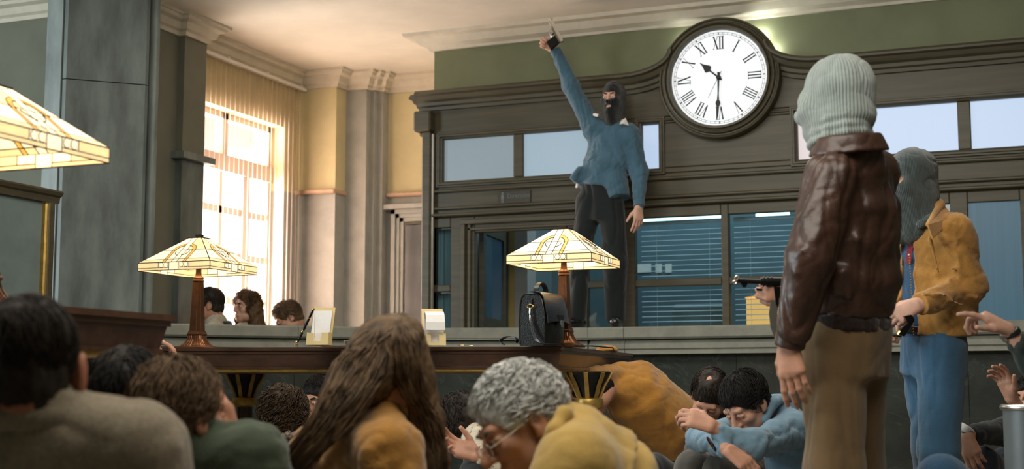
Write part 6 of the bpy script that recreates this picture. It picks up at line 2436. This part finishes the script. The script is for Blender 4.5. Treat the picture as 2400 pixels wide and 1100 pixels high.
tag(MB().tube([J(1668, 1042, 5.31) + fh * .03 * math.cos(a) + (Zv * .8 - RGT * .5) * .032 * math.sin(a) for a in np.linspace(0, 2 * PI, 19)], .004, 6).build('bracelet', M['black'], None, True), 'thin dark bracelet on the forearm of the blue shirt man', 'bracelet')

# ---- right edge: raised arm with a watch, denim knee
H = Head(G3(2560, 4.75, .82), nv(-RGT * .7 + fh * .5), Zv, 1.0)
hip = G3(2590, 4.85, .13)
kn = J(2206, 1124, 4.35)
legs = [[hip - RGT * .08 - fh * .05, kn, floor_at(J(2120, 1300, 4.25), .08)], [hip - RGT * .05 + fh * .10, floor_at(J(2400, 1200, 4.75), .36), floor_at(J(2330, 1300, 4.7), .08)]]
DGN = cloth('dark_green_jersey', (.022, .034, .030), bump=.25)
m13 = folk('person at the right edge in dark green and denim, raised hand pointing left', H, G3(2560, 4.78, .66), G3(2570, 4.8, .45), hip, nv(fh),
           [dict(S=G3(2530, 4.65, .60), E=J(2462, 925, 4.6), W=J(2382, 795, 4.6), HW=J(2364, 772, 4.6), r=(.07, .062, .045), hand=dict(d=nv(-RGT * .86 + Zv * .46), n=nv(-Zv * .8 - RGT * .35 + fh * .35), thumb=1, curl=(.22, 1.0, 1.15, 1.2), tcurl=.05, sc=1.02, tspread=.45)),
            dict(S=G3(2540, 4.98, .58), E=G3(2480, 5.05, .36), W=G3(2420, 4.95, .3))], legs, DGN, cloth('blue_denim', (.035, .10, .19), bump=.35, bscale=200), SK3, seed=41, topname='jersey')
short_hair(H, m13, DBH, 1.6, seed=18, n=300)
wv_ = nv(J(2462, 925, 4.6) - J(2364, 772, 4.6))
wt = thing('wrist_watch', J(2374, 784, 4.6), 'wrist watch on a black strap on the raised right arm', 'watch')
cuff_c = J(2371, 781, 4.6)
S = SDF(.004)
S.con(cuff_c - wv_ * .010, cuff_c + wv_ * .010, fh, (.034, .030), (.034, .030), .001, rnd=.003)
surf('strap', S, M['blackleather'], wt)
MB().lathe([(.016, 0), (.017, .004), (.016, .008), (.001, .009)], (0, 0, 0), 16).xf(np.vstack([np.column_stack([np.array([fh, wv_, np.cross(fh, wv_)]).T, cuff_c - np.cross(fh, wv_) * -.029]), [0, 0, 0, 1]])).build('watch_case', M['chrome'], wt, True)

# ---- suited man behind the bin, one hand up, one hanging over his knee
H = Head(J(2425, 940, 6.55), nv(-RGT * .75 - fh * .55), Zv, 1.0)
hip = G3(2450, 6.75, .13)
k1, k2 = J(2306, 1085, 6.25), J(2362, 1085, 6.55)
legs = [[hip - fh * .08, k1, floor_at(J(2270, 1200, 6.15), .08)], [hip + fh * .08, k2, floor_at(J(2320, 1200, 6.6), .08)]]
SUI = cloth('black_suit_cloth', (.012, .013, .015), bump=.15)
m14 = folk('man in a black suit behind the bin, one hand raised and one on his knee', H, J(2440, 1010, 6.65), J(2445, 1060, 6.7), hip, nv(fh),
           [dict(S=J(2412, 1020, 6.5), E=J(2352, 1012, 6.3), W=J(2268, 1020, 6.12), HW=J(2262, 1018, 6.1), r=(.07, .06, .045), hand=dict(d=nv(-Zv * .88 + RGT * .28), n=nv(RGT * .5 + fh * .8), thumb=-1, curl=(.25, .3, .35, .4), tcurl=.1, sc=1.05)),
            dict(S=J(2420, 1020, 6.85), E=J(2440, 1040, 6.35), W=J(2392, 958, 6.3), HW=J(2372, 938, 6.3), r=(.07, .06, .046), hand=dict(d=nv(Zv * .88 - RGT * .30), n=nv(-RGT * .8 - fh * .45), thumb=1, curl=(.35, .45, .5, .5), tcurl=.0, sc=1.05, spread=.2))],
           legs, SUI, cloth('navy_suit_trousers', (.014, .018, .026), bump=.15), SK, seed=45, eyes=True, brow=BKH)
short_hair(H, m14, BKH, 1.8, seed=19, n=500)
cuff(m14, J(2262, 1008, 6.12), -Zv + RGT * .2 - RGT * .9, .040, .035, wc, 'shirt_cuff')
cuff(m14, J(2394, 960, 6.3), J(2392, 958, 6.3) - J(2372, 938, 6.3), .042, .04, wc, 'shirt_cuff')
cuff(m14, J(2264, 1014, 6.115), -Zv + RGT * .2, .036, .016, M['blackleather'], 'watch_strap')

# ---- hidden person whose hand rests on the far corner of the long desk
H = Head(G3(215, 7.85, .80), nv(RGT * .6 - fh * .5 - Zv * .3), Zv, 1.0)
hip, legs = seat(195, 7.9, RGT, fh, reach=.25)
m15 = folk('hidden person whose hand grips the left end of the long desk', H, G3(210, 7.88, .66), G3(205, 7.9, .45), hip, nv(fh),
           [dict(S=G3(235, 7.7, .60), E=J(290, 850, 7.25), W=J(332, 800, 7.0), HW=J(342, 799, 7.0), r=(.06, .052, .042), hand=dict(d=nv(RGT * .9 - Zv * .1), n=-Zv, thumb=-1, curl=(.35, .4, .45, .5), tcurl=.2, sc=.95)),
            dict(S=G3(200, 8.05, .60), E=G3(220, 8.05, .35), W=G3(250, 7.95, .3))], legs, DK, DK, SK, seed=47)
short_hair(H, m15, BKH, 1.6, seed=21, n=200)


# ---- three people by the window behind the counter, crouching
def crouch(px, d, hz, dirv, sidev):
    hip = G3(px, d, hz)
    dv, sv = nv(dirv), nv(sidev)
    L = []
    for g in (-1, 1):
        h0 = hip + sv * g * .09
        k0 = h0 + dv * .30
        k0[2] = hz - .22
        a0 = h0 - dv * .05 + sv * g * .02
        a0[2] = .08
        L.append([h0, k0, a0])
    return hip, L


VEST = cloth('dark_teal_vest', (.018, .036, .036), bump=.2)
CRM = cloth('cream_blouse', (.50, .40, .30), bump=.15)
H = Head(J(489, 716, 10.37), nv(-RGT * .92 - fh * .2 - Zv * .05), Zv + RGT * .12, 1.0)
hip, legs = crouch(520, 10.25, .68, RGT - fh, fh + RGT)
w1 = folk('man in a dark vest and cream shirt at the window behind the lamp', H, J(506, 752, 10.37), J(512, 800, 10.37), hip, nv(fh + RGT * .2),
          [dict(S=J(503, 778, 10.20), E=J(500, 850, 10.12), W=J(470, 870, 10.02), r=(.075, .06, .045)), dict(S=J(520, 778, 10.54), E=J(515, 850, 10.62), W=J(480, 870, 10.57), r=(.075, .06, .045))],
          legs, cloth('cream_shirt', (.42, .36, .27)), DK, SK2, seed=51, topname='shirt', w=.15, dp=.12, collar=.068)
S = SDF(.009)
S.con(hip + Zv * .02, J(513, 800, 10.37), nv(fh + RGT * .2), (.165, .135), (.165, .135), .03, rnd=.02).con(J(513, 800, 10.37), J(514, 752, 10.37), nv(fh + RGT * .2), (.165, .135), (.11, .085), .04, rnd=.02)
S.cap(J(503, 775, 10.17), J(498, 785, 10.12), .07, .07, .01, '-')
surf('vest', S, VEST, w1)
short_hair(H, w1, DBH, 1.5, seed=22, n=400, length=.05)
H = Head(J(577, 722, 10.55), nv(-fh * .78 - RGT * .60), Zv + RGT * .05, .96)
hip, legs = crouch(590, 10.6, .60, RGT * .5 + fh, RGT - fh * .5)
w2 = folk('woman with long curly hair looking back over her shoulder by the window', H, J(586, 760, 10.6), J(590, 800, 10.62), hip, nv(RGT + fh * .3),
          [dict(S=J(570, 780, 10.52), E=J(560, 850, 10.5), W=J(575, 880, 10.6)), dict(S=J(622, 785, 10.7), E=J(630, 850, 10.75), W=J(610, 880, 10.7))], legs, CRM, DK, SK3, seed=53, topname='blouse', eyes=True, brow=DBH, w=.15, collar=.05)
S = SDF(.008)
H.e(S, 0, -.02, .045, .092, .105, .10)
S.cap(H.p(.075, -.01, 0), H.p(.09, .0, -.15), .045, .03, .03).cap(H.p(-.075, -.02, 0), H.p(-.12, -.03, -.16), .055, .055, .03).cap(H.p(0, -.06, .0), H.p(-.03, -.08, -.16), .08, .08, .03)
H.e(S, 0, .118, -.03, .068, .085, .092, .015, '-')
V1, F1 = S.mesh()
V1 = folds(V1, F1, .012, 34, Zv, .7, 5)
V2, F2 = hair_on(H, 500, lambda D: (D[:, 1] < .45), (0, .1, .95), .22, .0026, (.096, .108, .104), lift=.10, curl=.010, curlf=16, steps=12, seed=6, bias=(0, 0, -1))
joined('hair', [(V1, F1), (V2, F2)], CUH, w2)
H = Head(J(676, 748, 10.7), nv(-RGT * .72 - Zv * .50 - fh * .35), nv(Zv * .8 - RGT * .4), 1.0)
hip, legs = crouch(715, 10.8, .55, -RGT, fh)
w3 = folk('man in a dark jacket bowing his head beside the window', H, J(700, 778, 10.75), J(712, 820, 10.8), hip, nv(fh),
          [dict(S=J(695, 800, 10.6), E=J(680, 860, 10.5), W=J(650, 880, 10.5)), dict(S=J(705, 800, 10.95), E=J(690, 860, 11.0), W=J(660, 880, 10.9))], legs, cloth('slate_blue_jacket', (.03, .045, .055)), DK, SK, seed=55)
short_hair(H, w3, BRH, 2.2, seed=24, n=600, length=.06, lift=.08, curl=.005)
